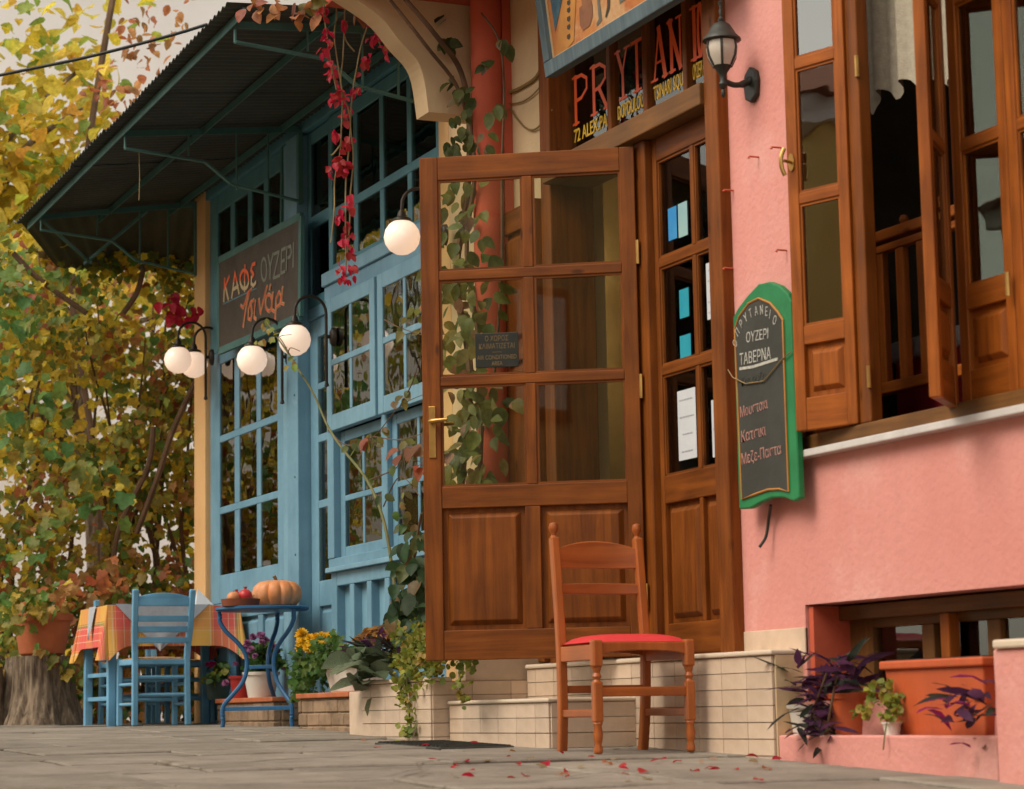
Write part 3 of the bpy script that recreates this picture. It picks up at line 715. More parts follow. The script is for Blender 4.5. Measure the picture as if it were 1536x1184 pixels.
# ---- big folding window
MB().box(4.795, 5.06, 1.9, 8.035, 1.578, 1.607).build('window_sill', M['white_marble'], PB, bev=.004)
MB().box(4.835, 5.10, 2.0, 8.02, 1.609, 1.668).build('window_bottom_rail', M['wood_olive'], PB, bev=.004)
MB().box(4.87, 5.06, 7.945, 8.022, 1.67, 4.35).build('window_jamb', M['wood_win'], PB, bev=.004)
MB().box(4.845, 4.90, 7.50, 7.58, 1.67, 4.35).build('window_post', M['wood'], PB, bev=.006)
def casement(Mx, W, z0, z1, label, zr, panel=None):
    a, b = .05, W-.055
    rows = [dict(z=z, cols=[(a, b)]) for z in zr]
    if panel: rows.append(dict(z=panel, cols=[(a, b)], kind='raised'))
    o = leaf(PB, 'window', Mx, W, z0, z1, rows, .042, M['wood_win'], M['glass_w'], gpos=.42)
    o['label'] = label; return o
WA = .312; AMx = LM(4.832, 7.575, rad(18))
CA = casement(AMx, WA, 1.672, 4.30, 'window leaf standing ajar with brass handle', [(2.085, 2.575), (2.62, 3.125), (3.17, 3.66), (3.70, 4.22)], (1.80, 2.01))
HYY = WA-.028
hp = MB(); hp.lathe([(0, 0), (.019, 0), (.019, .007), (0, .007)], n=14, sy=1, M=AMx @ Matrix.Translation((0, HYY, 2.75)) @ Matrix.Rotation(-math.pi/2, 4, 'Y') @ Matrix.Diagonal((1.9, .8, 1, 1)))
hp.build('handle_plate', M['brass'], CA, smooth=True)
MB().tube([AMx @ Vector(p) for p in ((0, HYY, 2.75), (-.045, HYY, 2.75))], .007, 8).build('handle_spindle', M['brass'], CA, smooth=True)
MB().tube(spline([AMx @ Vector(p) for p in ((-.045, HYY, 2.80), (-.056, HYY+.006, 2.77), (-.058, HYY+.007, 2.75), (-.056, HYY+.005, 2.72), (-.045, HYY, 2.69))], 5), .009, 8).build('handle', M['brass'], CA, smooth=True)
_h = Vector((4.862, 6.945)); _d = ray(1412, 600); _t = 6.0
while (Vector((_d.x*_t, _d.y*_t))-_h).length > .33: _t += .005
_e = Vector((_d.x*_t, _d.y*_t))-_h
casement(LM(_h.x, _h.y, math.atan2(-_e.x, _e.y)), .33, 1.655, 4.30, 'window leaf folded far out over the sill', [(3.17, 4.2), (2.62, 3.13), (2.085, 2.58)], (1.80, 2.01))
for yy in (6.60, 6.262, 5.924, 5.586):
    casement(LM(4.868, yy), .335, 1.672, 4.30, 'closed window leaf with panelled foot', [(3.17, 4.2), (2.62, 3.13), (2.085, 2.58)], (1.78, 2.0))
for (y, z) in ((6.94, 1.83), (6.598, 2.0), (6.598, 3.1), (7.50, 3.02), (7.50, 1.80)):
    MB().tube([(4.842, y, z), (4.842, y, z+.085)], .009, 8).build('hinge', M['brass'], PB, smooth=True)

# ---- cellar window in its recess
leaf(PB, 'cellar_window', LM(5.03, 4.5), 3.53, .63, .995, [dict(z=(.68, .90), cols=[(k*.42+.06, k*.42+.40) for k in range(8)])], .05, M['wood_olive'], M['glass'], bead=False)
MB().box(4.98, 5.16, 5.0, 8.035, .935, .992).build('cellar_lintel', M['wood_olive'], PB, bev=.004)
MB().box(4.862, 5.16, 8.0, 8.034, .62, .992).build('cellar_reveal', M['coral'], PB)
for y in (7.28, 6.5): MB().box(4.985, 5.035, y-.028, y+.028, .66, .934).build('cellar_post', M['wood_win'], PB, bev=.004)

# ---- bits on the wall
for (px, py) in ((1138, 236), (1100, 286), (1180, 376), (1100, 403), (1172, 222)):
    p = onX(px, py, XW)
    MB().tube([(XW+.01, p.y, p.z), (XW-.045, p.y, p.z), (XW-.048, p.y, p.z-.008)], [.004, .004, .006], 6).build('nail', M['coral'], WALL, smooth=True)
# coral downpipe-like pilaster and corbel
pc = onX(732, 210, 4.735)
MB().lathe([(.082, 0), (.082, 3.9)], (4.735, pc.y, .42), 28).build('pipe', M['coral'], PB, smooth=True)
MB().box(4.80, 4.849, pc.y-.06, pc.y+.13, .42, 4.3).build('pilaster', M['coral'], PB)
cbY0 = pc.y+.16; cbT = .17
prof = [(4.85, 4.31)]
a_ = onY(643, 168, cbY0); b_ = onY(631, 101, cbY0); c_ = onY(600, 62, cbY0); d_ = onY(566, 22, cbY0); e_ = onY(500, -22, cbY0)
prof = [(4.85, e_.z+.5), (4.85, a_.z), (a_.x, a_.z)]
for p in spline([Vector((a_.x, 0, a_.z)), Vector((b_.x, 0, b_.z)), Vector((c_.x, 0, c_.z)), Vector((d_.x, 0, d_.z)), Vector((e_.x, 0, e_.z))], 6)[1:]: prof.append((p.x, p.z))
prof.append((e_.x-.25, e_.z+.12)); prof.append((e_.x-.25, e_.z+.5))
MB().prism(prof, 'y', cbY0, cbY0+cbT).build('corbel', M['cream'], PB)
MB().box(XW-.002, 5.17, 11.66, 11.80, .4, 4.6).build('wall', M['peach'], PB)

# ------------------------------------------------------------------ tiled entrance steps and planters
XF = 4.72
ST = thing('entrance_steps', 'cream tiled entrance steps with marble nosings below the door', 'steps', (4.6, 9.3, gz(9.3)))
_tile_me = {}
def tile_face(parent, axis, fixed, u0, u1, z0, z1, tw=.205, th=.066, g=.0035, ref=None, off=0):
    """cover a face with tiles; axis 'x' -> face looks to -X at X=fixed, u is Y; axis 'y' -> face looks to -Y at Y=fixed, u is X"""
    z = z1
    while z-.012 > z0:
        za = max(z-th, z0); u = u0 - off
        while u < u1-.012:
            ub = min(u+tw, u1); ua = max(u, u0)
            if ub-ua > .012:
                w, h = round(ub-ua-g, 3), round(z-za-g, 3)
                key = (axis, w, h)
                if key not in _tile_me:
                    mb = MB()
                    if axis == 'x': mb.box(-.006, .004, 0, w, 0, h)
                    else: mb.box(0, w, -.006, .004, 0, h)
                    t = mb.build('tile', M['tile'], None, bev=.0015, seg=1, world_geo=False)
                    _tile_me[key] = t.data; bpy.data.objects.remove(t)
                t = bpy.data.objects.new('tile', _tile_me[key])
                dz = random.uniform(-.0006, .0006)
                loc = (fixed+dz, ua+g/2, za+g/2) if axis == 'x' else (ua+g/2, fixed+dz, za+g/2)
                reg(t, parent, True); t.location = loc
            u += tw
        z -= th
pt = .826
zb0 = .30
stc = MB(); stc.box(XF+.006, 5.17, 8.08, 10.44, zb0, pt-.022); stc.build('core', M['grout'], ST)
SX = onY(827, 1118, 9.29).x
ysf = onX(667, 1100, SX).y; zst = onX(826, 1047, SX).z
MB().box(SX+.006, XF+.004, 9.296, min(ysf, 10.43), zb0, zst-.02).build('core', M['grout'], ST)
MB().box(XF-.018, 5.16, 8.07, 10.44, pt-.021, pt).build('nosing', M['marble'], ST, bev=.008, seg=3)
MB().box(SX-.018, XF+.003, 9.28, min(ysf, 10.43), zst-.019, zst).build('nosing', M['marble'], ST, bev=.008, seg=3)
tile_face(ST, 'x', XF, 8.085, 10.44, .37, pt-.022)
tile_face(ST, 'x', SX, 9.296, min(ysf, 10.43), .40, zst-.02, off=.06)
tile_face(ST, 'y', 9.29, SX, XF-.004, .40, zst-.02)
MB().box(XF+.004, 5.1, 8.072, 8.078, .4, pt-.022).build('side_face', M['cream'], ST)
# tiled planter beyond the steps
PLY = 10.45
PXf = onY(649, 1105, PLY).x; pyf = onX(545, 1095, PXf).y; pz = onY(649, 1017, PLY).z
TP = thing('tiled_planter', 'cream tiled planter box overgrown with trailing plants', 'planter', (PXf+.3, (PLY+pyf)/2, gz(11)))
bd = MB()
bd.box(PXf+.006, PXf+.10, PLY+.006, pyf, .35, pz-.016); bd.box(4.74, XW-.002, PLY+.006, pyf, .35, pz-.016)
bd.box(PXf+.10, 4.74, PLY+.006, PLY+.10, .35, pz-.016); bd.box(PXf+.10, 4.74, pyf-.1, pyf, .35, pz-.016); bd.build('core', M['grout'], TP)
MB().box(PXf+.10, 4.74, PLY+.10, pyf-.1, .35, pz-.05).build('soil', M['soil'], TP)
MB().box(PXf-.012, PXf+.105, PLY-.008, pyf, pz-.016, pz+.004).build('nosing', M['marble'], TP, bev=.006, seg=3)
tile_face(TP, 'x', PXf, PLY+.004, pyf, .45, pz-.017)
tile_face(TP, 'y', PLY, PXf+.001, XW-.01, .45, pz-.017)
MB().box(4.40, XW-.01, PLY+.02, PLY+.12, pz-.016, pz+.12).build('back_kerb', M['tile'], TP, bev=.003)
# white tiled end post next to the planter
q0 = onX(530, 1098, PXf-.0); 
wp = MB().box(PXf+.0, PXf+.09, pyf+.01, pyf+.21, .40, pz-.05).build('planter_post', M['tile'], None, bev=.004)
tag(wp, 'short cream post at the far end of the tiled planter', 'post')
# brick planter troughs in front of the blue front
def brick_wall(name, label, x0, x1, y0, y1, z1):
    t = thing(name, label, 'planter', ((x0+x1)/2, (y0+y1)/2, gz(y0)))
    MB().box(x0+.012, x1, y0+.012, y1-.004, .40, z1-.03).build('core', M['grout'], t)
    z = gz(y0)-.04; r = 0
    while z < z1-.035:
        za = min(z+.075, z1-.03)
        y = y0 - (.1 if r % 2 else 0)
        while y < y1:
            ya, yb = max(y, y0), min(y+.21, y1)
            if yb-ya > .03: MB().box(x0+random.uniform(-.003, .003), x0+.05, ya+.004, yb-.004, z+.003, za-.004).build('brick', M['concrete'], t, bev=.005, seg=1)
            y += .21
        x = x0+.052
        while x < x1-.03:
            xb = min(x+.2, x1); MB().box(x+.003, xb-.003, y0+random.uniform(-.003, .003), y0+.05, z+.003, za-.004).build('brick', M['concrete'], t, bev=.005, seg=1); x = xb
        z += .075; r += 1
    MB().box(x0-.015, x1, y0-.012, y1, z1-.029, z1).build('coping', M['terra'], t, bev=.005)
    return t
bz1 = onX(470, 1040, 4.45).z
by0 = onX(525, 1040, 4.45).y; by1 = onX(447, 1040, 4.45).y
brick_wall('brick_trough', 'low brick trough carrying the yellow chrysanthemums', 4.45, 4.83, by0, by1, bz1)
by2 = onX(415, 1050, 4.6).y; by3 = onX(330, 1050, 4.6).y
bz2 = onX(400, 1046, 4.6).z
brick_wall('brick_trough', 'low brick trough behind the blue bistro table', 4.58, 4.83, by2, by3, bz2)

# low pink trough under the cellar window and the pillar beside it
PT = thing('pink_trough', 'low pink plastered trough wall below the cellar window', 'planter', (4.75, 7.3, gz(7.3)))
tz = onX(1175, 1103, XF).z
MB().box(XF+.004, XF+.07, 6.62, 8.068, .2, tz).build('wall', M['pink'], PT, bev=.008)
MB().box(XF+.071, 5.1, 6.62, 8.066, .2, tz-.012).build('bed', M['soil'], PT)
pyl = thing('pink_pillar', 'pink plastered pillar with pale cap at the trough end', 'pillar', (4.75, 6.3, gz(6.3)))
pz2 = onX(1495, 960, 4.66).z
MB().box(4.66, 5.0, 6.0, onX(1494, 1100, 4.66).y, .1, pz2-.03).build('shaft', M['pink'], pyl, bev=.01)
MB().box(4.645, 4.849, 5.99, onX(1487, 960, 4.645).y, pz2-.03, pz2).build('cap', M['marble'], pyl, bev=.008)

# ------------------------------------------------------------------ blue cafe building
BB = thing('blue_building', 'blue painted wooden cafe front with many small panes', 'building', (5.6, 14, .4))
yC0, yC1 = 11.80, 13.66
# lower panels
def Yp(px, py, X=XW): return onX(px, py, X).y
pc_ = [(Yp(x1, 920)-yC0, Yp(x0, 920)-yC0) for (x0, x1) in ((506, 531), (545, 570), (590, 622))]
n5 = even(.05, yC1-yC0-.10, 6, .075)
leaf(BB, 'panelling', LM(4.85, yC0), yC1-yC0, .42, 1.47, [dict(z=(.56, 1.385), cols=n5, kind='flat', mat=M['blue_l'])], .09, M['blue'], M['glass_w'], bev=.005, bead=False, gpos=.2)
MB().box(4.815, 4.96, yC0-.03, yC1+.01, 1.47, 1.50).build('sill_rail', M['blue_l'], BB, bev=.004)
MB().box(4.835, 4.96, yC0-.03, yC1, 1.50, 1.555).build('sill_rail', M['blue'], BB, bev=.004)
w1 = (Yp(574, 740)+.0, Yp(505, 740)); w2 = (11.84, Yp(583, 740))
MB().box(4.83, 4.97, w1[1]+.003, yC1, 1.556, 3.17).build('jamb', M['blue'], BB, bev=.005)
MB().box(4.842, 4.97, w2[1]+.002, w1[0]-.002, 1.556, 3.17).build('jamb', M['blue'], BB, bev=.005)
for (a, b) in (w1, w2):
    W = b-a; c2 = even(.075, W-.075, 2, .035)
    leaf(BB, 'window', LM(4.875, a), W, 1.557, 2.335, [dict(z=(1.62, 1.90), cols=c2), dict(z=(1.935, 2.27), cols=c2)], .05, M['blue'], M['glass_w'], bev=.004, bead=False, gpos=.2)
    a2, b2 = a-.02, b+.03; W = b2-a2; c2 = even(.085, W-.085, 2, .038)
    leaf(BB, 'window', LM(4.80, a2), W, 2.335, 3.165, [dict(z=(2.435, 2.74), cols=c2), dict(z=(2.78, 3.075), cols=c2)], .055, M['blue_l'], M['glass_w'], bev=.005, bead=False, gpos=.2)
MB().box(4.82, 4.97, yC0-.03, yC1, 3.168, 3.26).build('beam', M['blue'], BB, bev=.004)
MB().box(4.80, 4.97, yC0-.03, yC1, 3.262, 3.345).build('beam', M['blue_l'], BB, bev=.006)
cs4 = even(.06, yC1-yC0-.06, 4, .065)
leaf(BB, 'window', LM(4.855, yC0), yC1-yC0, 3.347, 4.36, [dict(z=(3.40, 3.70), cols=cs4), dict(z=(3.755, 4.27), cols=cs4)], .06, M['teal_w'], M['glass_w'], bev=.004, bead=False, gpos=.2)
# narrow curtained door and pilaster
yD0, yD1 = 13.665, 14.13
dc = [(.075, yD1-yD0-.15)]
BD = leaf(BB, 'door', LM(4.885, yD0+.005), yD1-yD0-.01, .44, 3.12, [dict(z=(.62, 1.28), cols=dc, kind='raised'), dict(z=(1.44, 1.90), cols=dc), dict(z=(1.95, 2.32), cols=dc), dict(z=(2.37, 2.66), cols=dc), dict(z=(2.70, 3.0), cols=dc)], .045, M['blue'], M['glass'], bev=.004, bead=False, gpos=.2)
BD['label'] = 'narrow blue door with curtained panes'
cb = MB(); N = 40
vs_ = []; 
for k in range(N+1):
    y = yD0+.05+(yD1-yD0-.1)*k/N; x = 4.946+.009*math.sin(k*1.7)
    vs_ += [(x, y, 1.38), (x+.006*math.sin(k*.9), y, 3.05)]
cb.add(vs_, [(2*k, 2*k+2, 2*k+3, 2*k+1) for k in range(N)]); cb.build('curtain', M['curtain'], BB, smooth=True)
MB().box(4.87, 4.98, yD0, yD1, 3.122, 3.20).build('door_head', M['blue'], BB, bev=.004)
leaf(BB, 'window', LM(4.875, yD0), yD1-yD0, 3.205, 4.36, [dict(z=(3.27, 3.72), cols=[(.06, yD1-yD0-.06)]), dict(z=(3.80, 4.28), cols=[(.06, yD1-yD0-.06)])], .05, M['teal_w'], M['glass_w'], bead=False, gpos=.2)
for k in range(5): MB().box(4.91, 5.02, yD0+.05, yD1-.05, 3.30+k*.085, 3.312+k*.085).build('louvre', M['wood_dark'], BB)
yP1 = 14.52
MB().box(4.80, 4.98, yD1+.003, yP1-.17, .44, 4.36).build('pilaster', M['blue'], BB, bev=.005)
MB().box(4.83, 4.98, yP1-.167, yP1, .44, 4.36).build('pilaster', M['blue_l'], BB, bev=.005)
for z in (1.1, 1.62, 2.12, 2.65): MB().lathe([(0, 0), (.008, 0), (.006, .004), (0, .005)], n=8, M=Matrix.Translation((4.80, yD1+.06, z)) @ Matrix.Rotation(-math.pi/2, 4, 'Y')).build('bolt', M['iron'], BB)
# large window with nine panes
yB0, yB1 = yP1+.003, 16.28
b3 = [(Yp(414, 700)-yB0, Yp(388, 700)-yB0), (Yp(382, 700)-yB0, Yp(356, 700)-yB0), (Yp(349, 700)-yB0, Yp(327, 700)-yB0)]
leaf(BB, 'window', LM(4.86, yB0), yB1-yB0, 1.40, 3.215, [dict(z=(1.60, 2.035), cols=b3), dict(z=(2.085, 2.55), cols=b3), dict(z=(2.60, 3.12), cols=b3)], .06, M['blue'], M['glass_w'], bev=.005, bead=False, gpos=.2)
leaf(BB, 'panelling', LM(4.86, yB0), yB1-yB0, .44, 1.398, [dict(z=(.58, 1.28), cols=even(.1, yB1-yB0-.1, 3, .1), kind='raised')], .06, M['blue'], M['glass_w'], bev=.005, bead=False, gpos=.2)
t4 = [(Yp(421, 380)-yB0, Yp(400, 380)-yB0), (Yp(393, 380)-yB0, Yp(375, 380)-yB0), (Yp(369, 380)-yB0, Yp(349, 380)-yB0), (Yp(343, 380)-yB0, Yp(324, 380)-yB0)]
leaf(BB, 'window', LM(4.86, yB0), yB1-yB0, 3.217, 4.37, [dict(z=(3.30, 3.78), cols=t4), dict(z=(3.84, 4.24), cols=t4)], .06, M['teal_w'], M['glass_w'], bev=.005, bead=False, gpos=.2)
MB().box(4.82, 5.1, yB1+.002, 16.56, .40, 4.45).build('corner_post', M['peach'], BB, bev=.008)
MB().box(5.08, 9.0, 16.45, 16.58, .40, 4.6).build('end_wall', M['peach'], BB)
MB().box(4.99, 9.2, 11.82, 16.44, 4.37, 4.52).build('roof_slab', M['teal_w'], BB)
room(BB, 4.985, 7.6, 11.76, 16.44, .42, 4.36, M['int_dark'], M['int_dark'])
MB().box(5.42, 5.46, 11.8, 13.62, .45, 2.32).build('interior_wall', M['pinkish'], BB)  # partition added close behind the lower panes to give them a pinkish tone
for k in range(3): MB().box(5.6, 5.9, 12.1+k*1.3, 12.9+k*1.3, .42, 1.25).build('cabinet', M['wood_dark'], BB, bev=.01)

MB().box(4.828, 4.988, 11.75, 16.5, 4.372, 4.62).build('fascia', M['teal_w'], BB)
MB().box(4.99, 9.0, 16.44, 17.0, 4.36, 4.62).build('eaves_board', M['teal_w'], BB)

# ---- hanging sign board
SGX = 4.745
def S1(zx, zy): return onX(300+zx*.2027, 300+zy*.2027, SGX)
SG = thing('cafe_sign', 'dark brown hanging cafe board with red and cream Greek lettering', 'sign', tuple(S1(430, 1100)))
cor = [S1(143, 462), S1(728, 145), S1(722, 848), S1(143, 1100)]
def quadslab(mb, pts, x0, x1):
    n = len(pts); v = [(x0, p.y, p.z) for p in pts]+[(x1, p.y, p.z) for p in pts]
    return mb.add(v, [tuple(range(n)), tuple(range(2*n-1, n-1, -1))]+[(k, (k+1) % n, n+(k+1) % n, n+k) for k in range(n)])
quadslab(MB(), cor, SGX, SGX+.03).build('board', M['sign_brown'], SG, bev=.003)
ctr = sum((c for c in cor), Vector())/4
for k in range(4):
    a, b = cor[k], cor[(k+1) % 4]
    e = lambda p: Vector((SGX+.012, p.y+(p.y-ctr.y)*.035, p.z+(p.z-ctr.z)*.055))
    MB().beam(e(a), e(b), .05, .028, up=(1, 0, 0)).build('frame_bar', M['teal'], SG, bev=.003)
def P1(lst): return [(S1(*p).y, S1(*p).z) for p in lst]
KAFE = [[(185, 585), (178, 748)], [(218, 568), (184, 655)], [(190, 640), (212, 735)], [(238, 722), (262, 540), (292, 690)], [(246, 665), (286, 640)],
        [(x, y) for x, y in ell(333, 590, 32, 68, 16)], [(338, 488), (334, 672)], [(412, 470), (392, 482), (382, 520), (402, 552), (386, 575), (384, 620), (400, 636), (418, 612)]]
_lz = [0]
def lx():
    _lz[0] = (_lz[0]+1) % 9; return SGX-.0015-_lz[0]*.0004
for grp in ((0, 1, 2), (3, 4), (5, 6), (7,)):      # upper part of each letter red, lower part cream
    up = MB(); lo = MB()
    for st in (KAFE[g] for g in grp):
        fine = []
        for k in range(len(st)-1):
            for j in range(6 if len(st) < 8 else 2): fine.append((st[k][0]+(st[k+1][0]-st[k][0])*j/6, st[k][1]+(st[k+1][1]-st[k][1])*j/6))
        fine.append(st[-1]); x0 = lx()
        for k in range(len(fine)-1):
            cut = 650-(fine[k][0]-180)*.42
            ribbon(up if fine[k][1] < cut else lo, P1(fine[k:k+2]), .026, x0-k*.00004)
    up.build('lettering', M['red_txt'], SG, rec=False); lo.build('lettering', M['cream_txt'], SG, rec=False)
for letter in ([ell(475, 515, 20, 82, 16)], [[(506, 408), (522, 490), (542, 398)], [(522, 490), (520, 582)]], [[(550, 402), (588, 384), (546, 580), (592, 560)]],
           [[(607, 372), (603, 545)], [(607, 372), (634, 358)], [(605, 458), (628, 446)], [(603, 545), (632, 530)]], [[(648, 352), (644, 518)], [(648, 352), (672, 342), (678, 385), (668, 420), (646, 432)]], [[(694, 320), (690, 492)]]):
    gr = MB()
    for st in letter: ribbon(gr, P1(st), .021, lx())
    gr.build('lettering', M['grey_txt'], SG, rec=False)
SC = [[[(306, 782), (322, 800), (340, 760), (358, 690), (384, 662)], [(372, 680), (345, 800), (325, 938)]], [[(402, 742), (380, 760), (364, 810), (364, 880), (382, 888), (392, 840), (384, 775)]],
      [[(414, 748), (405, 868), (420, 884)]], [[(440, 735), (452, 842), (478, 730), (500, 640)]], [ell(514, 762, 24, 62, 14), [(545, 690), (538, 815), (554, 826)]], [[(528, 632), (522, 662)]],
      [[(560, 892), (568, 730), (588, 682), (606, 716), (594, 776), (572, 792)]], [[(616, 648), (606, 765), (624, 772)]]]
for letter in SC:
    ol = MB(); rd = MB()
    for st in letter: ribbon(ol, P1(st), .025, lx()); ribbon(rd, P1(st), .0125, lx()-.005)
    o_ = ol.build('lettering_outline', M['cream_txt'], SG, rec=False); rd.build('lettering', M['red_txt'], SG, rec=False)
ribbon(MB(), P1([(172, 772), (420, 655)]), .008, SGX-.002).build('underline', M['teal_w'], SG, rec=False)

# ------------------------------------------------------------------ corrugated canopy
CN = thing('tin_canopy', 'corrugated tin canopy on teal iron brackets over the cafe front', 'canopy', (4.1, 14, 3.9))
ex, ez = 3.56, 4.29; wx, wz = 4.84, 4.44
def eav(y): return 4.232+(16.86-y)*.0235          # the eave climbs a little towards the near end
ns = 6; cy0, cy1 = 11.56, 16.88; sw = (cy1-cy0)/ns; per = .076
for k in range(ns):
    a, b = cy0+k*sw, cy0+(k+1)*sw+.03; n = int((b-a)/per*8); vs_ = []
    jag = random.uniform(-.015, .015)
    for i in range(n+1):
        y = a+(b-a)*i/n; h = .010*math.sin(2*math.pi*y/per)+(.004 if k % 2 else 0)
        vs_ += [(ex+jag, y, eav(y)+h), (wx, y, wz+h)]
    m_ = len(vs_); vs_ += [(v[0], v[1], v[2]+.0015) for v in vs_]
    fs_ = [(2*i, 2*i+2, 2*i+3, 2*i+1) for i in range(n)] + [(m_+2*i, m_+2*i+1, m_+2*i+3, m_+2*i+2) for i in range(n)] + [(2*i, m_+2*i, m_+2*i+2, 2*i+2) for i in range(n)]
    MB().add(vs_, fs_).build('tin_sheet', M['tin'], CN, smooth=True, rec=False)
# hipped flap round the far corner
cyE = cy1-.03
q = [None, onY(86, 402, 17.6), onY(300, 410, 17.6), Vector((wx+.25, cyE-.06, wz+.04))]
q[0] = Vector((ex, cyE-.06, eav(cyE)+.012))
vs_ = []
n = 90
for i in range(n+1):
    t = i/n; h = .008*math.sin(t*n*.9)
    vs_ += [q[0].lerp(q[3], t)+Vector((0, 0, h)), q[1].lerp(q[2], t)+Vector((0, 0, h))]
MB().add(vs_, [(2*i, 2*i+1, 2*i+3, 2*i+2) for i in range(n)]).build('tin_sheet', M['tin'], CN, smooth=True, rec=False)
def cz(x, y=14): return eav(y)+(x-ex)*(wz-eav(y))/(wx-ex)
for x in (3.66, 4.19, 4.72):
    a, b = (x, cy0+.02, cz(x, cy0)-.014), (x, cy1-.02, cz(x, cy1)-.014)
    mb = MB(); mb.beam(a, b, .044, .006); mb.beam((x-.019, a[1], a[2]-.026), (x-.019, b[1], b[2]-.026), .006, .044); mb.build('purlin', M['teal'], CN)
def bracket(y):
    b = MB(); x0, x1 = 3.66, 4.84; c0 = cz(x0, y); zw = c0-.40
    b.beam((x0, y, c0-.045), (x1, y, cz(x1, y)-.045), .008, .04); b.beam((x0, y+.006, c0-.045), (x0, y+.006, c0-.14), .03, .008)
    p = [(x0, y, c0-.14), (x0+.52, y, c0-.185), (x0+.70, y, c0-.32), (x1, y, zw)]
    for k in range(3): b.beam(p[k], p[k+1], .035, .012)
    b.beam((x1-.02, y, cz(x1, y)-.05), (x1-.02, y, zw-.01), .03, .03)
    for t in (.35, .62, .8):
        x = x0+(x1-x0)*t
        b.beam((x, y+.003, cz(x, y)-.05), (x, y+.003, c0-.15-(.2 if t > .6 else 0)), .02, .008)
    b.build('bracket', M['teal'], CN)
yb_ = [16.5, onX(188, 198, 3.66).y, onX(353, 32, 3.66).y]
for y in yb_: bracket(y)
MB().beam((3.66, yb_[0], cz(3.66, 16.5)-.06), (4.15, yb_[0]+.5, cz(3.66, 16.5)-.26), .02, .02).build('brace', M['teal'], CN)
MB().beam((4.45, yb_[0]+.02, cz(4.45, 16.5)-.06), (4.1, yb_[0]+.5, cz(3.66, 16.5)-.27), .02, .02).build('brace', M['teal'], CN)
MB().beam((4.835, yP1-.02, 4.36), (4.82, yP1-.02, 3.3), .03, .03).build('strap', M['teal'], CN)
MB().tube([(3.75, yb_[1]+.003, cz(3.66, yb_[1])-.14), (3.755, yb_[1]+.005, cz(3.66)-.32), (3.75, yb_[1], cz(3.66)-.47)], .0035, 5).build('string', M['wire'], CN)

# ------------------------------------------------------------------ globe wall lamps
def globe_lamp(label, gpx, gpy, wallx, wy=None, r=.1):
    g = onX(gpx, gpy, wallx-.26); y = g.y
    t = thing('globe_lamp', label, 'lamp', (wallx, y, g.z-.2), 0, 'globe lamps on the blue front')
    # geometry relative to the globe
    MB().lathe([(0, -r), (r*.35, -r*.93), (r*.7, -r*.71), (r*.92, -r*.38), (r, 0), (r*.92, r*.38), (r*.7, r*.71), (r*.42, r*.9)], tuple(g), 28).build('globe', M['globe'], t, smooth=True)
    MB().lathe([(.050, r*.86), (.056, r*.9), (.050, r*1.02), (.026, r*1.12), (.022, r*1.35), (.014, r*1.5)], tuple(g), 18).build('cap', M['bronze'], t, smooth=True)
    top = g.z+r*1.45
    arc = [Vector((g.x, y, top))]
    xr = wallx-.055; cx = (g.x+xr)/2; R_ = (xr-g.x)/2
    for k in range(1, 12):
        a = math.pi-math.pi*k/11; arc.append(Vector((cx+R_*math.cos(a), y, top+.03+R_*1.0*math.sin(a))))
    arc.append(Vector((xr, y, g.z-.26)))
    MB().tube(arc, .0095, 10).build('arm', M['bronze'], t, smooth=True)
    MB().lathe([(0, 0), (.045, 0), (.042, .02), (.03, .03), (0, .034)], n=16, M=Matrix.Translation((wallx, y, g.z+.03)) @ Matrix.Rotation(-math.pi/2, 4, 'Y') @ Matrix.Diagonal((1.35, .8, 1, 1))).build('wall_plate', M['bronze'], t, smooth=True)
    MB().tube([(wallx, y, g.z+.03), (xr, y, g.z+.03)], .012, 8).build('spacer', M['bronze'], t, smooth=True)
    MB().lathe([(0, -.02), (.016, -.012), (.013, 0), (.010, .01)], (xr, y, g.z-.265), 10).build('finial', M['bronze'], t, smooth=True)
    return t
globe_lamp('lit globe lamp whose side is hidden by the open wooden door', 603, 356, 4.80)
globe_lamp('lit globe lamp beside the upper blue casements, crossed by thorny twigs', 442, 510, 4.80)
globe_lamp('lit globe lamp hanging just below the brown cafe board', 378, 540, 4.83)
globe_lamp('lit globe lamp on the peach corner post against the foliage', 267, 540, 4.82)
g5 = globe_lamp('half hidden globe lamp behind the lamp on the corner post', 291, 547, 4.98)

# ------------------------------------------------------------------ painted board above the door
def onP(px, py, P0, N):
    d = ray(px, py); o_ = Vector((0, 0, EYE)); t = (P0-o_).dot(N)/d.dot(N); return o_+d*t
tl = rad(7); PB0 = onX(831, 117, 4.70)
pn_ = Vector((-math.cos(tl), 0, -math.sin(tl))); pu = Vector((-math.sin(tl), 0, math.cos(tl)))
PS = thing('painted_board', 'painted orange board in weathered blue frame tilted above the doorway', 'sign', tuple(PB0))
yl, yr = PB0.y, 8.30; Hs = .95
def bp(y, h, o=0): return Vector((4.70, y, PB0.z)) + pu*h + pn_*o
def pslab(name, mat, pts, o0, o1, bev=0):
    n = len(pts); v = [bp(p[0], p[1], o0) for p in pts]+[bp(p[0], p[1], o1) for p in pts]
    return MB().add(v, [tuple(range(n)), tuple(range(2*n-1, n-1, -1))]+[(k, (k+1) % n, n+(k+1) % n, n+k) for k in range(n)]).build(name, mat, PS, bev=bev)
M['paint_or'] = pm('painted_orange', (.46, .19, .045), .7, (.36, .10, .025), scale=5, contrast=(.3, .7), spot=(.46, .27, .13), spot_scale=3, spot_lim=(.5, .62), bump=.2)
M['paint_bl'] = pm('painted_blue', (.045, .12, .16), .7, (.025, .06, .09), scale=7, bump=.2)
M['paint_col'] = pm('painted_ochre', (.45, .20, .04), .7, (.36, .14, .03), scale=7)
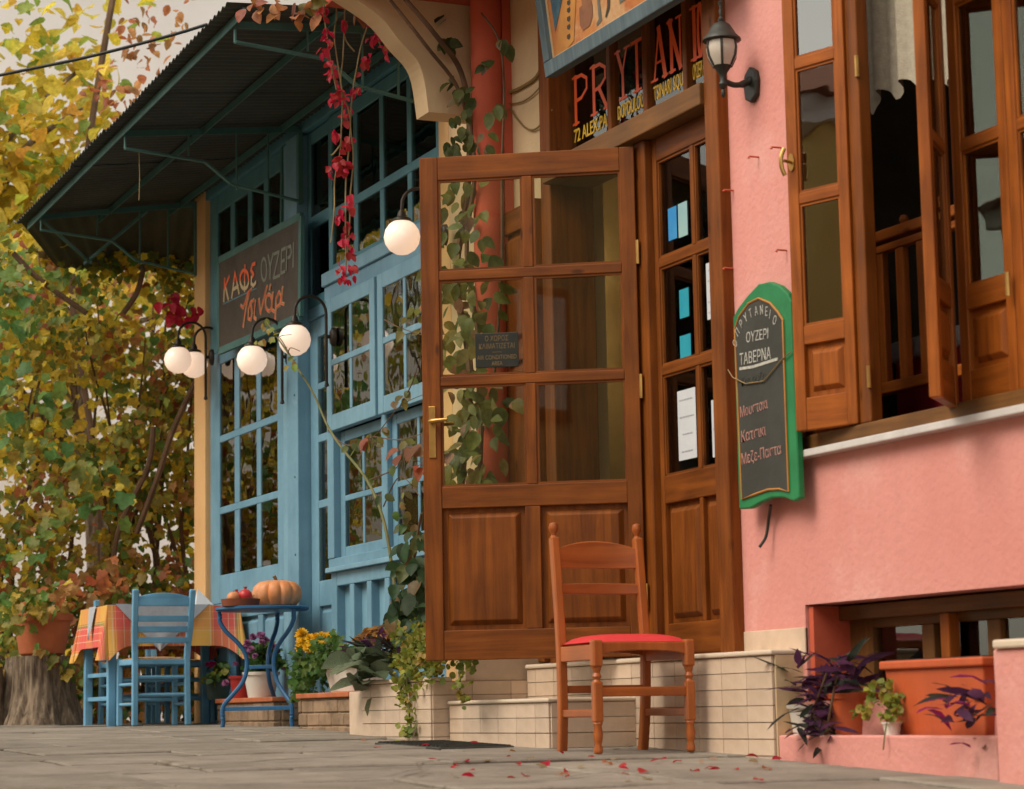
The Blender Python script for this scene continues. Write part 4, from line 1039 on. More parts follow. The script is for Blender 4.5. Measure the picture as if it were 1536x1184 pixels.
M['paint_pot'] = pm('painted_brown', (.16, .06, .028), .7, (.24, .10, .045), scale=9)
M['paint_dk'] = pm('painted_dark', (.05, .035, .02), .7)
M['paint_gr'] = pm('painted_grey', (.14, .14, .11), .7, (.10, .10, .08))
pslab('picture', M['paint_or'], [(yl-.05, .05), (yr+.05, .05), (yr+.05, Hs-.05), (yl-.05, Hs-.05)], .0, .02)
for pts in ([(yl, 0), (yr, 0), (yr, .072), (yl, .072)], [(yl, Hs-.07), (yr, Hs-.07), (yr, Hs), (yl, Hs)], [(yl, .073), (yl-.065, .073), (yl-.065, Hs-.071), (yl, Hs-.071)], [(yr+.065, .073), (yr, .073), (yr, Hs-.071), (yr+.065, Hs-.071)]):
    pslab('frame_bar', M['bluegrey_frame'], pts, -.012, .048, .005)
for a, b, c_, d in ((yl-.066, yr+.066, .073, .083),): pslab('inner_slip', M['cream_txt'], [(a, c_), (b, c_), (b, d), (a, d)], .02, .026)
pslab('inner_slip', M['cream_txt'], [(yl-.066, .084), (yl-.075, .084), (yl-.075, Hs-.08), (yl-.066, Hs-.08)], .02, .026)
def painted(zp, mat, o=.0225):
    pts = [onP(820+x*.2028, y*.2028, bp(9, 0, o), pn_) for x, y in zp]
    MB().add(pts, [tuple(range(len(pts)))]).build('painting', mat, PS)
painted([(8, -120), (140, -120), (112, 0), (62, 235), (45, 120)], M['paint_bl'])
painted([(142, -120), (240, -120), (215, 0), (200, 300), (85, 455), (70, 440), (82, 250), (112, 30)], M['paint_col'])
for y in (-60, 10, 65, 130, 190, 262): painted([(150, y), (172, y-14), (176, y+12), (166, y+34), (150, y+24)], M['paint_dk'], .0235)
painted([(240, 60), (262, 40), (258, 5), (268, -60), (322, -80), (328, 0), (338, 40), (340, 120), (318, 190), (268, 228), (246, 190)], M['paint_pot'])
painted([(372, -100), (400, -110), (392, 20), (408, 150), (372, 196), (366, 180), (384, 140), (374, 30)], M['paint_gr'])
painted([(440, -120), (470, -130), (466, 60), (442, 130), (432, 128), (448, 40)], M['paint_dk'])
painted([(520, -140), (640, -200), (600, -20), (540, 30)], M['paint_gr'])

# cables on the cream wall
def wpath(lst, x): return spline([onX(a, b, x) for a, b in lst], 6)
for lst, r in (([(757, 140), (775, 135), (800, 120), (812, 104), (824, 98)], .009), ([(757, 157), (785, 152), (808, 133), (824, 105)], .004), ([(757, 178), (764, 163), (775, 178), (790, 193), (806, 192), (828, 165)], .005)):
    o = MB().tube(wpath(lst, 4.838), r, 6).build('cable', M['wire'], PB, smooth=True)

# ------------------------------------------------------------------ wall lantern
pl_ = onX(1131, 118, XW); LY = pl_.y; LXc = XW-.15
def lz(py): return onX(1094, py, LXc).z
LN = thing('wall_lantern', 'black wall lantern with frosted panes on the pink wall', 'lamp', (XW, LY, pl_.z-.1))
lc = (LXc, LY+.0, 0)
def prof(ps): return [(r, lz(py)) for r, py in ps]
MB().lathe([(0, lz(128)+.0)]+prof([(.012, 128), (.020, 122), (.012, 116), (.016, 106), (.036, 96), (.040, 94), (0.0, 93)]), lc, 12).build('base', M['iron'], LN, smooth=True)
MB().lathe(prof([(0, 143), (.008, 140), (.010, 134), (.006, 129), (0, 128)]), lc, 10).build('finial', M['iron'], LN, smooth=True)
MB().lathe(prof([(.074, 56), (.082, 55), (.080, 52), (.062, 46), (.046, 36), (.034, 30), (.012, 26), (.014, 22), (.006, 18), (.009, 10), (.005, 4), (.012, -4), (0, -8)]), lc, 18).build('hood', M['iron'], LN, smooth=True)
MB().lathe(prof([(0.0, 56.5), (.07, 56), (.07, 54)]), lc, 12).build('ceiling', M['iron'], LN)
for k in range(6):
    a0, a1 = math.pi/3*k+.06, math.pi/3*(k+1)-.06; vs_ = []
    lv = [(57, .062), (68, .066), (80, .060), (94, .040)]
    for py, r in lv:
        for a in (a0, (a0+a1)/2, a1): vs_.append((lc[0]+r*math.cos(a), lc[1]+r*math.sin(a), lz(py)))
    MB().add(vs_, [(3*i+j, 3*i+j+1, 3*i+j+4, 3*i+j+3) for i in range(3) for j in range(2)]).build('pane', M['frost'], LN, smooth=True)
    a = math.pi/3*k
    MB().tube([(lc[0]+r*1.03*math.cos(a), lc[1]+r*1.03*math.sin(a), lz(py)) for py, r in lv], .0055, 6).build('rib', M['iron'], LN, smooth=True)
MB().tube(spline([(XW-.02, LY, lz(112)), (XW-.06, LY, lz(119)), (XW-.10, LY, lz(121)), (LXc+.01, LY, lz(117))], 5), [.022]*2+[.016]*4+[.012]*10, 10).build('arm', M['iron'], LN, smooth=True)
MB().prism([(LY-.045, lz(100)), (LY-.055, lz(115)), (LY-.045, lz(138)), (LY, lz(146)), (LY+.045, lz(138)), (LY+.055, lz(115)), (LY+.045, lz(100)), (LY, lz(90))], 'x', XW-.024, XW+.002).build('wall_plate', M['iron'], LN, bev=.008)

# ------------------------------------------------------------------ chalkboard
CX = 4.765
def Q(zx, zy, x=CX): 
    p = onX(960+zx*.4896, 200+zy*.4896, x); return (p.y, p.z)
CBd = thing('chalkboard', 'green framed chalkboard menu with arched top beside the door', 'chalkboard', (CX, Q(380, 1150)[0], Q(380, 1150)[1]))
outer = [(284, 565), (300, 535), (330, 496), (362, 462), (395, 455), (425, 466), (452, 492), (462, 515), (474, 800), (487, 1118), (470, 1128), (440, 1116), (405, 1116), (370, 1130), (335, 1150), (303, 1152), (294, 850)]
inner = [(293, 600), (306, 562), (335, 522), (366, 506), (400, 520), (425, 548), (440, 572), (448, 820), (458, 1098), (430, 1090), (395, 1092), (350, 1108), (315, 1122), (304, 850)]
MB().prism([Q(*p) for p in outer], 'x', CX, CX+.03).build('frame', M['green'], CBd, bev=.006)
MB().prism([Q(*p) for p in inner], 'x', CX-.004, CX+.002).build('slate', M['chalk'], CBd, bev=.002)
edge = MB().tube([(CX-.004, *Q(*p)) for p in inner+inner[:1]], .005, 6).build('inner_moulding', M['paint_col'], CBd, smooth=True)
def chalk(tx, zx, zy, size, mat, sx=.8, tilt=0, x=CX-.0055):
    y, z = Q(zx, zy); text_mesh('chalk_writing', tx, mat, CBd, WALLM(x, y, z, tilt=tilt), size, sx=sx, ext=.0004)
arc_t = '\u039f\u03a0\u03a1\u03a5\u03a4\u0391\u039d\u0395\u0399\u039f'
arc_p = [(297, 652), (303, 618), (314, 592), (326, 574), (340, 560), (356, 552), (371, 549), (386, 552), (398, 560), (408, 574)]
for ch, (x, y), an in zip(arc_t, arc_p, (50, 42, 34, 26, 16, 8, 0, -8, -18, -30)): chalk(ch, x, y+8, .052, M['chalk_w'], .72, rad(an))
chalk('\u039f\u03a5\u0396\u0395\u03a1\u0399', 328, 642, .058, M['chalk_w'], .9, rad(-3))
chalk('\u03a4\u0391\u0392\u0395\u03a1\u039d\u0391', 308, 712, .068, M['chalk_w'], .82, rad(-2))
ribbon(MB(), [Q(310, 722), Q(350, 716), Q(424, 692)], .012, CX-.0062).build('chalk_writing', M['chalk_w'], CBd, rec=False)
chalk('\u039c\u03bf\u03c5\u03c3\u03c4\u03b1\u03ba\u03b9', 310, 872, .062, M['chalk_p'], .8, rad(3)); chalk('\u039a\u03b1\u03c4\u03c3\u03b9\u03ba\u03b9', 313, 948, .066, M['chalk_p'], .9, rad(2)); chalk('\u039c\u03b5\u03b6\u03b5-\u03a0\u03b1\u03c3\u03c4\u03b1', 314, 1016, .064, M['chalk_p'], .86, rad(2))
chalk('\u039a\u03b1\u03b9 \u03bf\u03c5\u03b6\u03bf', 312, 776, .05, M['chalk'], 1.0)
MB().tube([(CX-.01, *Q(*p)) for p in ((276, 725), (290, 748), (330, 768), (385, 760), (435, 700), (470, 668))], .0025, 5).build('wire', M['wire'], CBd, smooth=True)
hk = MB().tube(spline([onX(1156, 758, 4.80), onX(1153, 780, 4.82), onX(1149, 805, 4.815), onX(1139, 821, 4.79)], 6), .0065, 6).build('wall_hook', M['iron'], None, smooth=True)
tag(hk, 'bent black iron hook below the chalkboard', 'hook')

# ------------------------------------------------------------------ lace curtain and things inside the big window
ND, NZ = 110, 60; lv = []
for j in range(NZ+1):
    for i in range(ND+1):
        u = i/ND; y = 8.05-1.5*u; x = 5.03+.022*math.sin(u*58)+.012*math.sin(u*121+1)
        bot = 2.90+.055*abs(math.sin(u*27))**.7*1.4-.04*math.cos(u*9)
        z = 4.3+(bot-4.3)*j/NZ
        lv.append((x, y, z))
lb = MB().add(lv, [(j*(ND+1)+i, j*(ND+1)+i+1, (j+1)*(ND+1)+i+1, (j+1)*(ND+1)+i) for j in range(NZ) for i in range(ND)])
tag(lb.build('lace_curtain', M['lace'], None, smooth=True, rec=False), 'off white lace curtain with scalloped hem in the open window', 'curtain')
BL = thing('balustrade', 'brown wooden balustrade just inside the open window', 'railing', (5.25, 7.0, 1.66))
rz = onX(1330, 350, 5.2).z
MB().box(5.18, 5.24, 6.3, 8.2, rz-.03, rz+.015).build('handrail', M['wood_win'], BL, bev=.006)
MB().box(5.19, 5.23, 6.3, 8.2, rz-.075, rz-.045).build('rail', M['wood_win'], BL, bev=.004)
rz2 = onX(1345, 580, 5.2).z
MB().box(5.185, 5.235, 6.3, 8.2, rz2-.02, rz2+.025).build('rail', M['wood_win'], BL, bev=.004)
for k in range(12): MB().box(5.195, 5.225, 8.12-k*.15-.055, 8.12-k*.15, rz2+.026, rz-.076).build('baluster', M['wood_win'], BL, bev=.003)
MB().lathe([(.01, 0), (.018, .012), (.02, .022), (.014, .036), (0, .04)], (5.21, onX(1356, 330, 5.21).y, rz+.015), 12).build('knob', M['wood_win'], BL, smooth=True)
RT = thing('indoor_table', 'table under red and white cloths inside the window', 'table', (5.8, 7.6, 1.32))
MB().box(5.45, 6.2, 6.9, 8.2, 2.05, 2.09).build('table_top', M['wood_dark'], RT)
MB().box(5.43, 6.22, 6.88, 8.22, 1.70, 2.10).build('red_cloth', M['redcloth'], RT, bev=.02)
MB().box(5.415, 6.235, 6.865, 8.235, 2.02, 2.112).build('white_cloth', M['paper'], RT, bev=.02)
for (x, y) in ((5.5, 6.95), (6.15, 6.95), (5.5, 8.15), (6.15, 8.15)): MB().box(x-.03, x+.03, y-.03, y+.03, 1.31, 1.71).build('leg', M['wood_dark'], RT)
# lantern added inside the doorway in place of a reflected one
il = onX(868, 470, 5.44)
IL = thing('added_lantern', 'small lit lantern added on the inner post in place of a reflected one', 'lamp', (5.5, il.y, il.z-.1))
MB().box(5.40, 5.48, il.y-.04, il.y+.04, il.z-.06, il.z+.035).build('pane', M['bulb'], IL, bev=.01)
MB().lathe([(.07, 0), (.05, .03), (.012, .06), (.01, .1), (0, .11)], (5.44, il.y, il.z+.036), 6).build('hood', M['iron'], IL)
MB().lathe([(.0, -.04), (.02, -.03), (.045, 0)], (5.44, il.y, il.z-.061), 6).build('base', M['iron'], IL)
ld = bpy.data.lights.new('interior_fill_light', 'POINT'); ld.energy = 7; ld.color = (1, .72, .42); ld.shadow_soft_size = .05  # fill lamp added to brighten the room behind the door
lo_ = bpy.data.objects.new('interior_fill_light', ld); C.objects.link(lo_); lo_.parent = IL; lo_.location = (-.2, 0, .12)
MB().box(5.465, 5.505, il.y-.015, il.y+.015, il.z-.09, il.z+.08).build('bracket', M['iron'], IL)

# ------------------------------------------------------------------ wooden chair by the steps
cg = gz(8.82)
CH = thing('wooden_chair', 'polished orange brown wooden chair with red padded seat', 'chair', (4.425, 8.82, cg), rad(-1.5))
def chair_parts(root, wd, cushion_mat):
    B = lambda name, mb, mat=wd, **k: mb.build(name, mat, root, world_geo=False, **k)
    hw, hd = .19, .185
    for s in (-1, 1):   # rear posts with turned finials (rear is +y)
        pth = [(s*hw*.96, hd+.03, 0), (s*hw*.98, hd+.005, .18), (s*hw, hd, .42), (s*hw, hd+.02, .62), (s*hw, hd+.05, .86)]
        B('leg', MB().tube(spline(pth, 4), .0262, 4, rot=math.pi/4), bev=.006)
        MB().lathe([(.018, 0), (.010, .008), (.010, .014), (.018, .026), (.021, .040), (.016, .056), (0, .062)], (s*hw, hd+.052, .86), 14).build('finial', wd, root, smooth=True, world_geo=False)
        # front legs: square above, turned foot
        x, y = s*(hw+.012), -hd
        MB().box(x-.021, x+.021, y-.021, y+.021, .33, .435).build('leg', wd, root, bev=.008, world_geo=False)
        MB().lathe([(.012, 0), (.018, .006), (.019, .02), (.013, .035), (.016, .045), (.020, .075), (.015, .105), (.020, .115), (.016, .125)], (x, y, 0), 14).build('foot', wd, root, smooth=True, world_geo=False)
        MB().box(x-.019, x+.019, y-.019, y+.019, .12, .275).build('leg', wd, root, bev=.006, world_geo=False)
        MB().lathe([(.019, .27), (.013, .282), (.019, .295), (.013, .308), (.020, .33)], (x, y, 0), 14).build('collar', wd, root, smooth=True, world_geo=False)
        MB().beam((s*(hw+.008), -hd, .155), (s*hw*.97, hd+.01, .155), .018, .03).build('stretcher', wd, root, bev=.004, world_geo=False)
        MB().beam((s*(hw+.006), -hd, .388), (s*hw, hd, .388), .022, .06).build('side_rail', wd, root, bev=.004, world_geo=False)
    MB().beam((-hw, -hd, .235), (hw, -hd, .235), .02, .036).build('stretcher', wd, root, bev=.004, world_geo=False)
    MB().beam((-hw, hd, .25), (hw, hd, .25), .02, .03).build('stretcher', wd, root, bev=.004, world_geo=False)
    for y in (-hd, hd):
        poly = [(-hw, .425), (hw, .425), (hw, .365)]+[(hw*math.cos(math.pi*k/10), .372+.022*math.sin(math.pi*k/10)) for k in range(1, 10)]+[(-hw, .365)]
        MB().prism(poly, 'y', y-.011, y+.011).build('seat_rail', wd, root, bev=.004, world_geo=False)
    # crest rail and slat, gently bowed
    def slat(z0, z1, crown, nm):
        vs_ = []; n = 12
        for i in range(n+1):
            u = -1+2*i/n; x = u*(hw-.012); y = hd+.02+(.05-.02)*((z0+z1)/2-.62)/.24+.022*(1-u*u)
            for (dy, z) in ((-.009, z0), (.009, z0), (.009, z1+crown*(1-u*u)), (-.009, z1+crown*(1-u*u))): vs_.append((x, y+dy, z))
        fs_ = [(4*i+j, 4*i+(j+1) % 4, 4*i+4+(j+1) % 4, 4*i+4+j) for i in range(n) for j in range(4)]+[(3, 2, 1, 0), (4*n, 4*n+1, 4*n+2, 4*n+3)]
        uv_ = [[(vs_[q][2], vs_[q][0]) for q in f] for f in fs_]
        MB().add(vs_, fs_, uv_).build(nm, wd, root, bev=.004, smooth=True, world_geo=False)
    slat(.735, .815, .032, 'crest_rail'); slat(.63, .672, .004, 'back_slat')
    # padded seat
    n = 14; vs_ = []
    for j in range(n+1):
        for i in range(n+1):
            u, v = -1+2*i/n, -1+2*j/n
            h = (1-abs(u)**4)*(1-abs(v)**4)
            vs_.append((u*(hw+.012)*(1-.03*v), v*(hd-.005)-.004, .427+.034*h**.55))
    fs_ = [(j*(n+1)+i, j*(n+1)+i+1, (j+1)*(n+1)+i+1, (j+1)*(n+1)+i) for j in range(n) for i in range(n)]
    MB().add(vs_, fs_).build('seat_pad', cushion_mat, root, smooth=True, world_geo=False)
chair_parts(CH, M['wood_chair'], M['cushion'])
CH.scale = (1.04, 1.04, 1.065)

# ------------------------------------------------------------------ blue rush-seated chairs and dining table
def blue_chair(root, wd):
    hw, hd = .175, .17
    for s in (-1, 1):
        pth = [(s*hw*1.02, -hd-.012, 0), (s*hw, -hd, .42), (s*hw*1.06, -hd-.03, .62), (s*hw*1.10, -hd-.075, .885)]
        MB().tube(spline(pth, 4), .027, 4, rot=math.pi/4).build('leg', wd, root, bev=.007, world_geo=False)
        MB().box(s*hw*1.08-.018, s*hw*1.08+.018, hd-.018, hd+.018, 0, .445).build('leg', wd, root, bev=.006, world_geo=False)
        for z in (.14, .27): MB().tube([(s*hw*1.02, -hd, z), (s*hw*1.08, hd, z)], .011, 8).build('rung', wd, root, smooth=True, world_geo=False)
        MB().beam((s*hw, -hd, .415), (s*hw*1.08, hd, .415), .022, .036).build('side_rail', wd, root, bev=.004, world_geo=False)
    for z in (.20, .315): MB().tube([(-hw, -hd-.004, z), (hw, -hd-.004, z)], .012, 8).build('rung', wd, root, smooth=True, world_geo=False)
    for z in (.17, .30): MB().tube([(-hw*1.05, hd, z), (hw*1.05, hd, z)], .012, 8).build('rung', wd, root, smooth=True, world_geo=False)
    for y in (-hd, hd): MB().beam((-hw, y, .415), (hw, y, .415), .022, .036).build('seat_rail', wd, root, bev=.004, world_geo=False)
    def bar(z0, z1, y, crown):
        n = 8; vs_ = []
        for i in range(n+1):
            u = -1+2*i/n
            for (dy, z) in ((-.008, z0), (.008, z0), (.008, z1+crown*(1-u*u)), (-.008, z1+crown*(1-u*u))): vs_.append((u*hw*1.03, y+dy-.012*(1-u*u), z))
        fs_ = [(4*i+j, 4*i+(j+1) % 4, 4*i+4+(j+1) % 4, 4*i+4+j) for i in range(n) for j in range(4)]+[(3, 2, 1, 0), (4*n, 4*n+1, 4*n+2, 4*n+3)]
        return MB().add(vs_, fs_, [[(vs_[q][2], vs_[q][0]) for q in f] for f in fs_])
    bar(.775, .835, -hd-.058, .028).build('crest_rail', wd, root, bev=.004, world_geo=False)
    for (a, b) in ((.675, .715), (.605, .645), (.535, .575)): bar(a, b, -hd-.012-(a-.42)*.13, 0).build('back_slat', wd, root, bev=.004, world_geo=False)
    n = 10; vs_ = []
    for j in range(n+1):
        for i in range(n+1):
            u, v = -1+2*i/n, -1+2*j/n; vs_.append((u*hw*1.05, v*hd*1.02, .436+.012*(1-max(abs(u), abs(v))**3)+.004*((i+j) % 2)))
    m_ = len(vs_); vs_ += [(x, y, .405) for x, y, z in vs_]
    fs_ = [(j*(n+1)+i, j*(n+1)+i+1, (j+1)*(n+1)+i+1, (j+1)*(n+1)+i) for j in range(n) for i in range(n)]
    rim = [i for i in range(n)]+[(i+1)*(n+1)-1 for i in range(n)]+[n*(n+1)+n-i for i in range(n)]+[(n-i)*(n+1) for i in range(n)]
    rim = list(range(0, n+1))+[(k+1)*(n+1)+n for k in range(n)]+[n*(n+1)+n-1-k for k in range(n)]+[(n-1-k)*(n+1) for k in range(n-1)]
    fs_ += [(rim[k], rim[(k+1) % len(rim)], m_+rim[(k+1) % len(rim)], m_+rim[k]) for k in range(len(rim))]
    MB().add(vs_, fs_).build('rush_seat', M['rush'], root, world_geo=False)
cpos = onY(242, 1085, 15.02)
C1 = thing('blue_chair', 'light blue slat backed chair with its back to the lane', 'chair', (cpos.x, 15.2, gz(15.2)), 0, 'blue chairs at the checked table')
blue_chair(C1, M['blue_b'])
TX0 = onY(163, 905, 15.42).x; TX1 = onY(356, 905, 15.42).x; TY0, TY1 = 15.42, 16.14
TZ = onY(262, 908, 15.42).z; tg = gz(15.7)
DT = thing('dining_table', 'blue wooden dining table under the checked cloth', 'table', ((TX0+TX1)/2, (TY0+TY1)/2, tg))
for (x, y) in ((TX0+.03, TY0+.04), (TX1-.03, TY0+.04), (TX0+.03, TY1-.04), (TX1-.03, TY1-.04)):
    MB().box(x-.027, x+.027, y-.027, y+.027, tg-.01, TZ-.026).build('leg', M['blue_b'], DT, bev=.005)
MB().box(TX0, TX1, TY0, TY1, TZ-.025, TZ-.004).build('table_top', M['blue_b'], DT, bev=.004)
for z in (tg+.18, tg+.34): MB().beam((TX0+.03, TY0+.04, z), (TX0+.03, TY1-.04, z), .02, .028).build('rail', M['blue_b'], DT, bev=.003)
MB().beam((TX0+.03, TY1-.04, tg+.18), (TX1-.03, TY1-.04, tg+.18), .02, .028).build('rail', M['blue_b'], DT, bev=.003)
# checked cloth: unrolled coordinates carry the weave so the check runs over the edges
def tartan():
    m = bpy.data.materials.new('checked_cloth'); m.use_nodes = True; t = m.node_tree; L = t.links; b = t.nodes['Principled BSDF']; b.inputs['Roughness'].default_value = .9
    b.inputs['Specular IOR Level'].default_value = .1
    uv = _n(t, 'ShaderNodeUVMap'); sp = _n(t, 'ShaderNodeSeparateXYZ'); L.new(uv.outputs[0], sp.inputs[0])
    def stripe(sock, per, off, cols):
        a = _n(t, 'ShaderNodeMath', operation='ADD'); a.inputs[1].default_value = off; L.new(sock, a.inputs[0])
        d = _n(t, 'ShaderNodeMath', operation='DIVIDE'); d.inputs[1].default_value = per; L.new(a.outputs[0], d.inputs[0])
        f = _n(t, 'ShaderNodeMath', operation='FRACT'); L.new(d.outputs[0], f.inputs[0])
        r = _n(t, 'ShaderNodeValToRGB'); r.color_ramp.interpolation = 'CONSTANT'; e = r.color_ramp.elements
        e[0].position = 0; e[0].color = (*cols[0][1], 1); e[1].position = cols[1][0]; e[1].color = (*cols[1][1], 1)
        for p, c in cols[2:]:
            q = e.new(p); q.color = (*c, 1)
        L.new(f.outputs[0], r.inputs[0]); return r.outputs[0]
    RED, YEL, GRN, WHT = (.66, .12, .10), (.66, .37, .095), (.12, .24, .10), (.66, .54, .42)
    pat = [(0, RED), (.10, WHT), (.112, RED), (.24, WHT), (.252, RED), (.36, WHT), (.375, RED), (.40, GRN), (.43, YEL), (.45, GRN), (.465, YEL), (.86, WHT), (.875, YEL), (.90, RED), (.92, YEL), (.94, RED)]
    s1 = stripe(sp.outputs[0], .34, .12, pat); s2 = stripe(sp.outputs[1], .34, .02, pat)
    mx = _n(t, 'ShaderNodeMixRGB'); mx.inputs[0].default_value = .27; L.new(s1, mx.inputs[1]); L.new(s2, mx.inputs[2])
    L.new(mx.outputs[0], b.inputs['Base Color'])
    nz = _n(t, 'ShaderNodeTexNoise'); nz.inputs['Scale'].default_value = 260; L.new(uv.outputs[0], nz.inputs['Vector'])
    bp_ = _n(t, 'ShaderNodeBump'); bp_.inputs['Strength'].default_value = .15; bp_.inputs['Distance'].default_value = .003; L.new(nz.outputs[0], bp_.inputs['Height']); L.new(bp_.outputs[0], b.inputs['Normal'])
    return m
M['tartan'] = tartan()
def drape(x0, x1, y0, y1, z, drop, fold, nseg=14):
    """cloth over a rectangular table: top sheet plus a skirt whose corners hang lower and fold"""
    mb = MB(); m_ = .012; x0 -= m_; x1 += m_; y0 -= m_; y1 += m_
    mb.add([(x0, y0, z), (x1, y0, z), (x1, y1, z), (x0, y1, z)], [(0, 1, 2, 3)], [[(x0, y0), (x1, y0), (x1, y1), (x0, y1)]])
    per = []
    cs = [(x0, y0), (x1, y0), (x1, y1), (x0, y1)]; nr = [(0, -1), (1, 0), (0, 1), (-1, 0)]
    for k in range(4):
        a, b = cs[k], cs[(k+1) % 4]; L = math.hypot(b[0]-a[0], b[1]-a[1]); n = int(L/.02)
        for i in range(n): 
            t = i/n; per.append((a[0]+(b[0]-a[0])*t, a[1]+(b[1]-a[1])*t, *nr[k], min(t*L, (1-t)*L)))
        nb = nr[(k+1) % 4]
        for i in range(0, 10):
            t = i/9; nx_, ny_ = nr[k][0]*(1-t)+nb[0]*t, nr[k][1]*(1-t)+nb[1]*t; l = math.hypot(nx_, ny_); per.append((b[0], b[1], nx_/l, ny_/l, -.2))
    n = len(per); rings = 7; vs_ = []; uv = []
    for j in range(rings+1):
        t = j/rings
        for i, (x, y, nx_, ny_, d) in enumerate(per):
            cor = max(0, 1-max(d, 0)/.16) if d >= 0 else 1.0
            ext = drop*(1+.34*cor**2); fl = (.015+.05*cor)*t**1.2+fold*t*math.sin(i*.42)*(.25+.75*cor)
            px_, py_ = x+nx_*fl, y+ny_*fl
            vs_.append((px_, py_, z-ext*t)); uv.append((x+nx_*ext*t, y+ny_*ext*t))
    fs_ = [(j*n+i, j*n+(i+1) % n, (j+1)*n+(i+1) % n, (j+1)*n+i) for j in range(rings) for i in range(n)]
    mb.add(vs_, fs_, [[uv[q] for q in f] for f in fs_])
    return mb
tc_ = drape(TX0, TX1, TY0, TY1, TZ, .275, .022).build('checked_cloth', M['tartan'], None, smooth=True, rec=False)
tag(tc_, 'red and yellow checked tablecloth on the blue dining table', 'tablecloth')
# grey-white overcloth laid cornerwise
xm, ym = (TX0+TX1)/2-.015, (TY0+TY1)/2; zz = TZ+.005; o6 = .030
ov = MB()
fx0, fx1 = onY(172, 906, TY0).x, onY(312, 906, TY0).x; tip = onY(240, 977, TY0-.05)
ov.add([(TX0-.016, ym-.10, zz), (fx0, TY0-.016, zz), (fx1, TY0-.016, zz), (TX1+.016, ym-.05, zz), (TX1+.016, ym+.1, zz), (xm, TY1, zz), (TX0-.016, ym+.10, zz)], [(0, 1, 2, 3, 4, 5, 6)])
n = 10
for (a, b, tp, nrm) in (((fx0, TY0-.018), (fx1, TY0-.018), (tip.x, TY0-.018, tip.z), (0, -1)), ((TX0-.018, ym+.10), (TX0-.018, ym-.10), (TX0-.018, ym, TZ-.22), (-1, 0))):
    vs_ = []; 
    for j in range(n+1):
        t = j/n
        for i in range(n+1):
            u = i/n; x = a[0]+(b[0]-a[0])*u; y = a[1]+(b[1]-a[1])*u
            x = x*(1-t)+tp[0]*t; y = y*(1-t)+tp[1]*t; z = zz*(1-t)+tp[2]*t
            o_ = .004+o6*t+.006*math.sin(u*9+t*3)*t; vs_.append((x+nrm[0]*o_, y+nrm[1]*o_, z))
    ov.add(vs_, [(j*(n+1)+i, j*(n+1)+i+1, (j+1)*(n+1)+i+1, (j+1)*(n+1)+i) for j in range(n) for i in range(n)])
tag(ov.build('overcloth', M['cloth_white'], None, smooth=True, rec=False), 'grey white overcloth laid cornerwise over the checked tablecloth', 'tablecloth')
C2 = clone(C1, (onY(213, 1000, 16.15).x, 16.38, gz(16.4)), math.pi+.1, 'light blue chair on the hedge side of the checked table')
C3 = clone(C1, (TX1-.14, 16.30, gz(16.3)), math.pi-.15, 'light blue chair between the checked table and the peach corner post')
# folded napkin standing on the table
nk = onY(305, 895, 15.75)
tag(MB().add([(nk.x-.07, 15.7, TZ+.006), (nk.x+.07, 15.7, TZ+.006), (nk.x+.06, 15.8, TZ+.006), (nk.x-.06, 15.8, TZ+.006), (nk.x-.04, 15.75, TZ+.13)], [(0, 1, 4), (1, 2, 4), (2, 3, 4), (3, 0, 4)]).build('napkin', M['paper'], None), 'white folded napkin standing on the checked table', 'napkin')

# ------------------------------------------------------------------ round bistro table with harvest things
bc = atd(394, 1086, 14.5); bg_ = gz(bc.y); tz_ = onY(394, 911, bc.y).z
BT = thing('bistro_table', 'round deep blue iron bistro table with curved legs', 'table', (bc.x, bc.y, bg_))
h = tz_-bg_
MB().lathe([(0, -.022), (.283, -.022), (.293, -.016), (.293, -.004), (.287, 0), (0, 0)], (bc.x, bc.y, tz_), 48).build('table_top', M['blue_deep'], BT, smooth=True)
LP = [(.268, .985-.02), (.266, .93), (.262, .88), (.225, .80), (.150, .70), (.103, .60), (.098, .48), (.125, .37), (.185, .27), (.238, .19), (.248, .12), (.244, .05), (.248, 0)]
la = [rad(a)-YAW for a in (184, -37, 75)]
feet = []
for a in la:
    ca, sa = math.cos(a), math.sin(a)
    pts = spline([(bc.x+r*ca, bc.y+r*sa, bg_+t*h) for r, t in LP], 5)
    MB().tube(pts, .0145, 8).build('leg', M['blue_deep'], BT, smooth=True)
    for (r, t) in ((.264, .925), (.246, .09)):
        MB().lathe([(.008, -.02), (.017, -.01), (.012, 0), (.017, .01), (.008, .02)], (bc.x+r*ca, bc.y+r*sa, bg_+t*h), 10).build('knuckle', M['blue_deep'], BT, smooth=True)
    feet.append((bc.x+.245*ca, bc.y+.245*sa, bg_+.155*h, bc.x+.10*ca, bc.y+.10*sa, bg_+.50*h))
for k in range(3):
    a, b = feet[k], feet[(k+1) % 3]
    MB().beam(a[:3], b[:3], .008, .026).build('stretcher', M['blue_deep'], BT, bev=.002)
    MB().beam(a[3:], b[3:], .006, .022).build('stretcher', M['blue_deep'], BT, bev=.002)
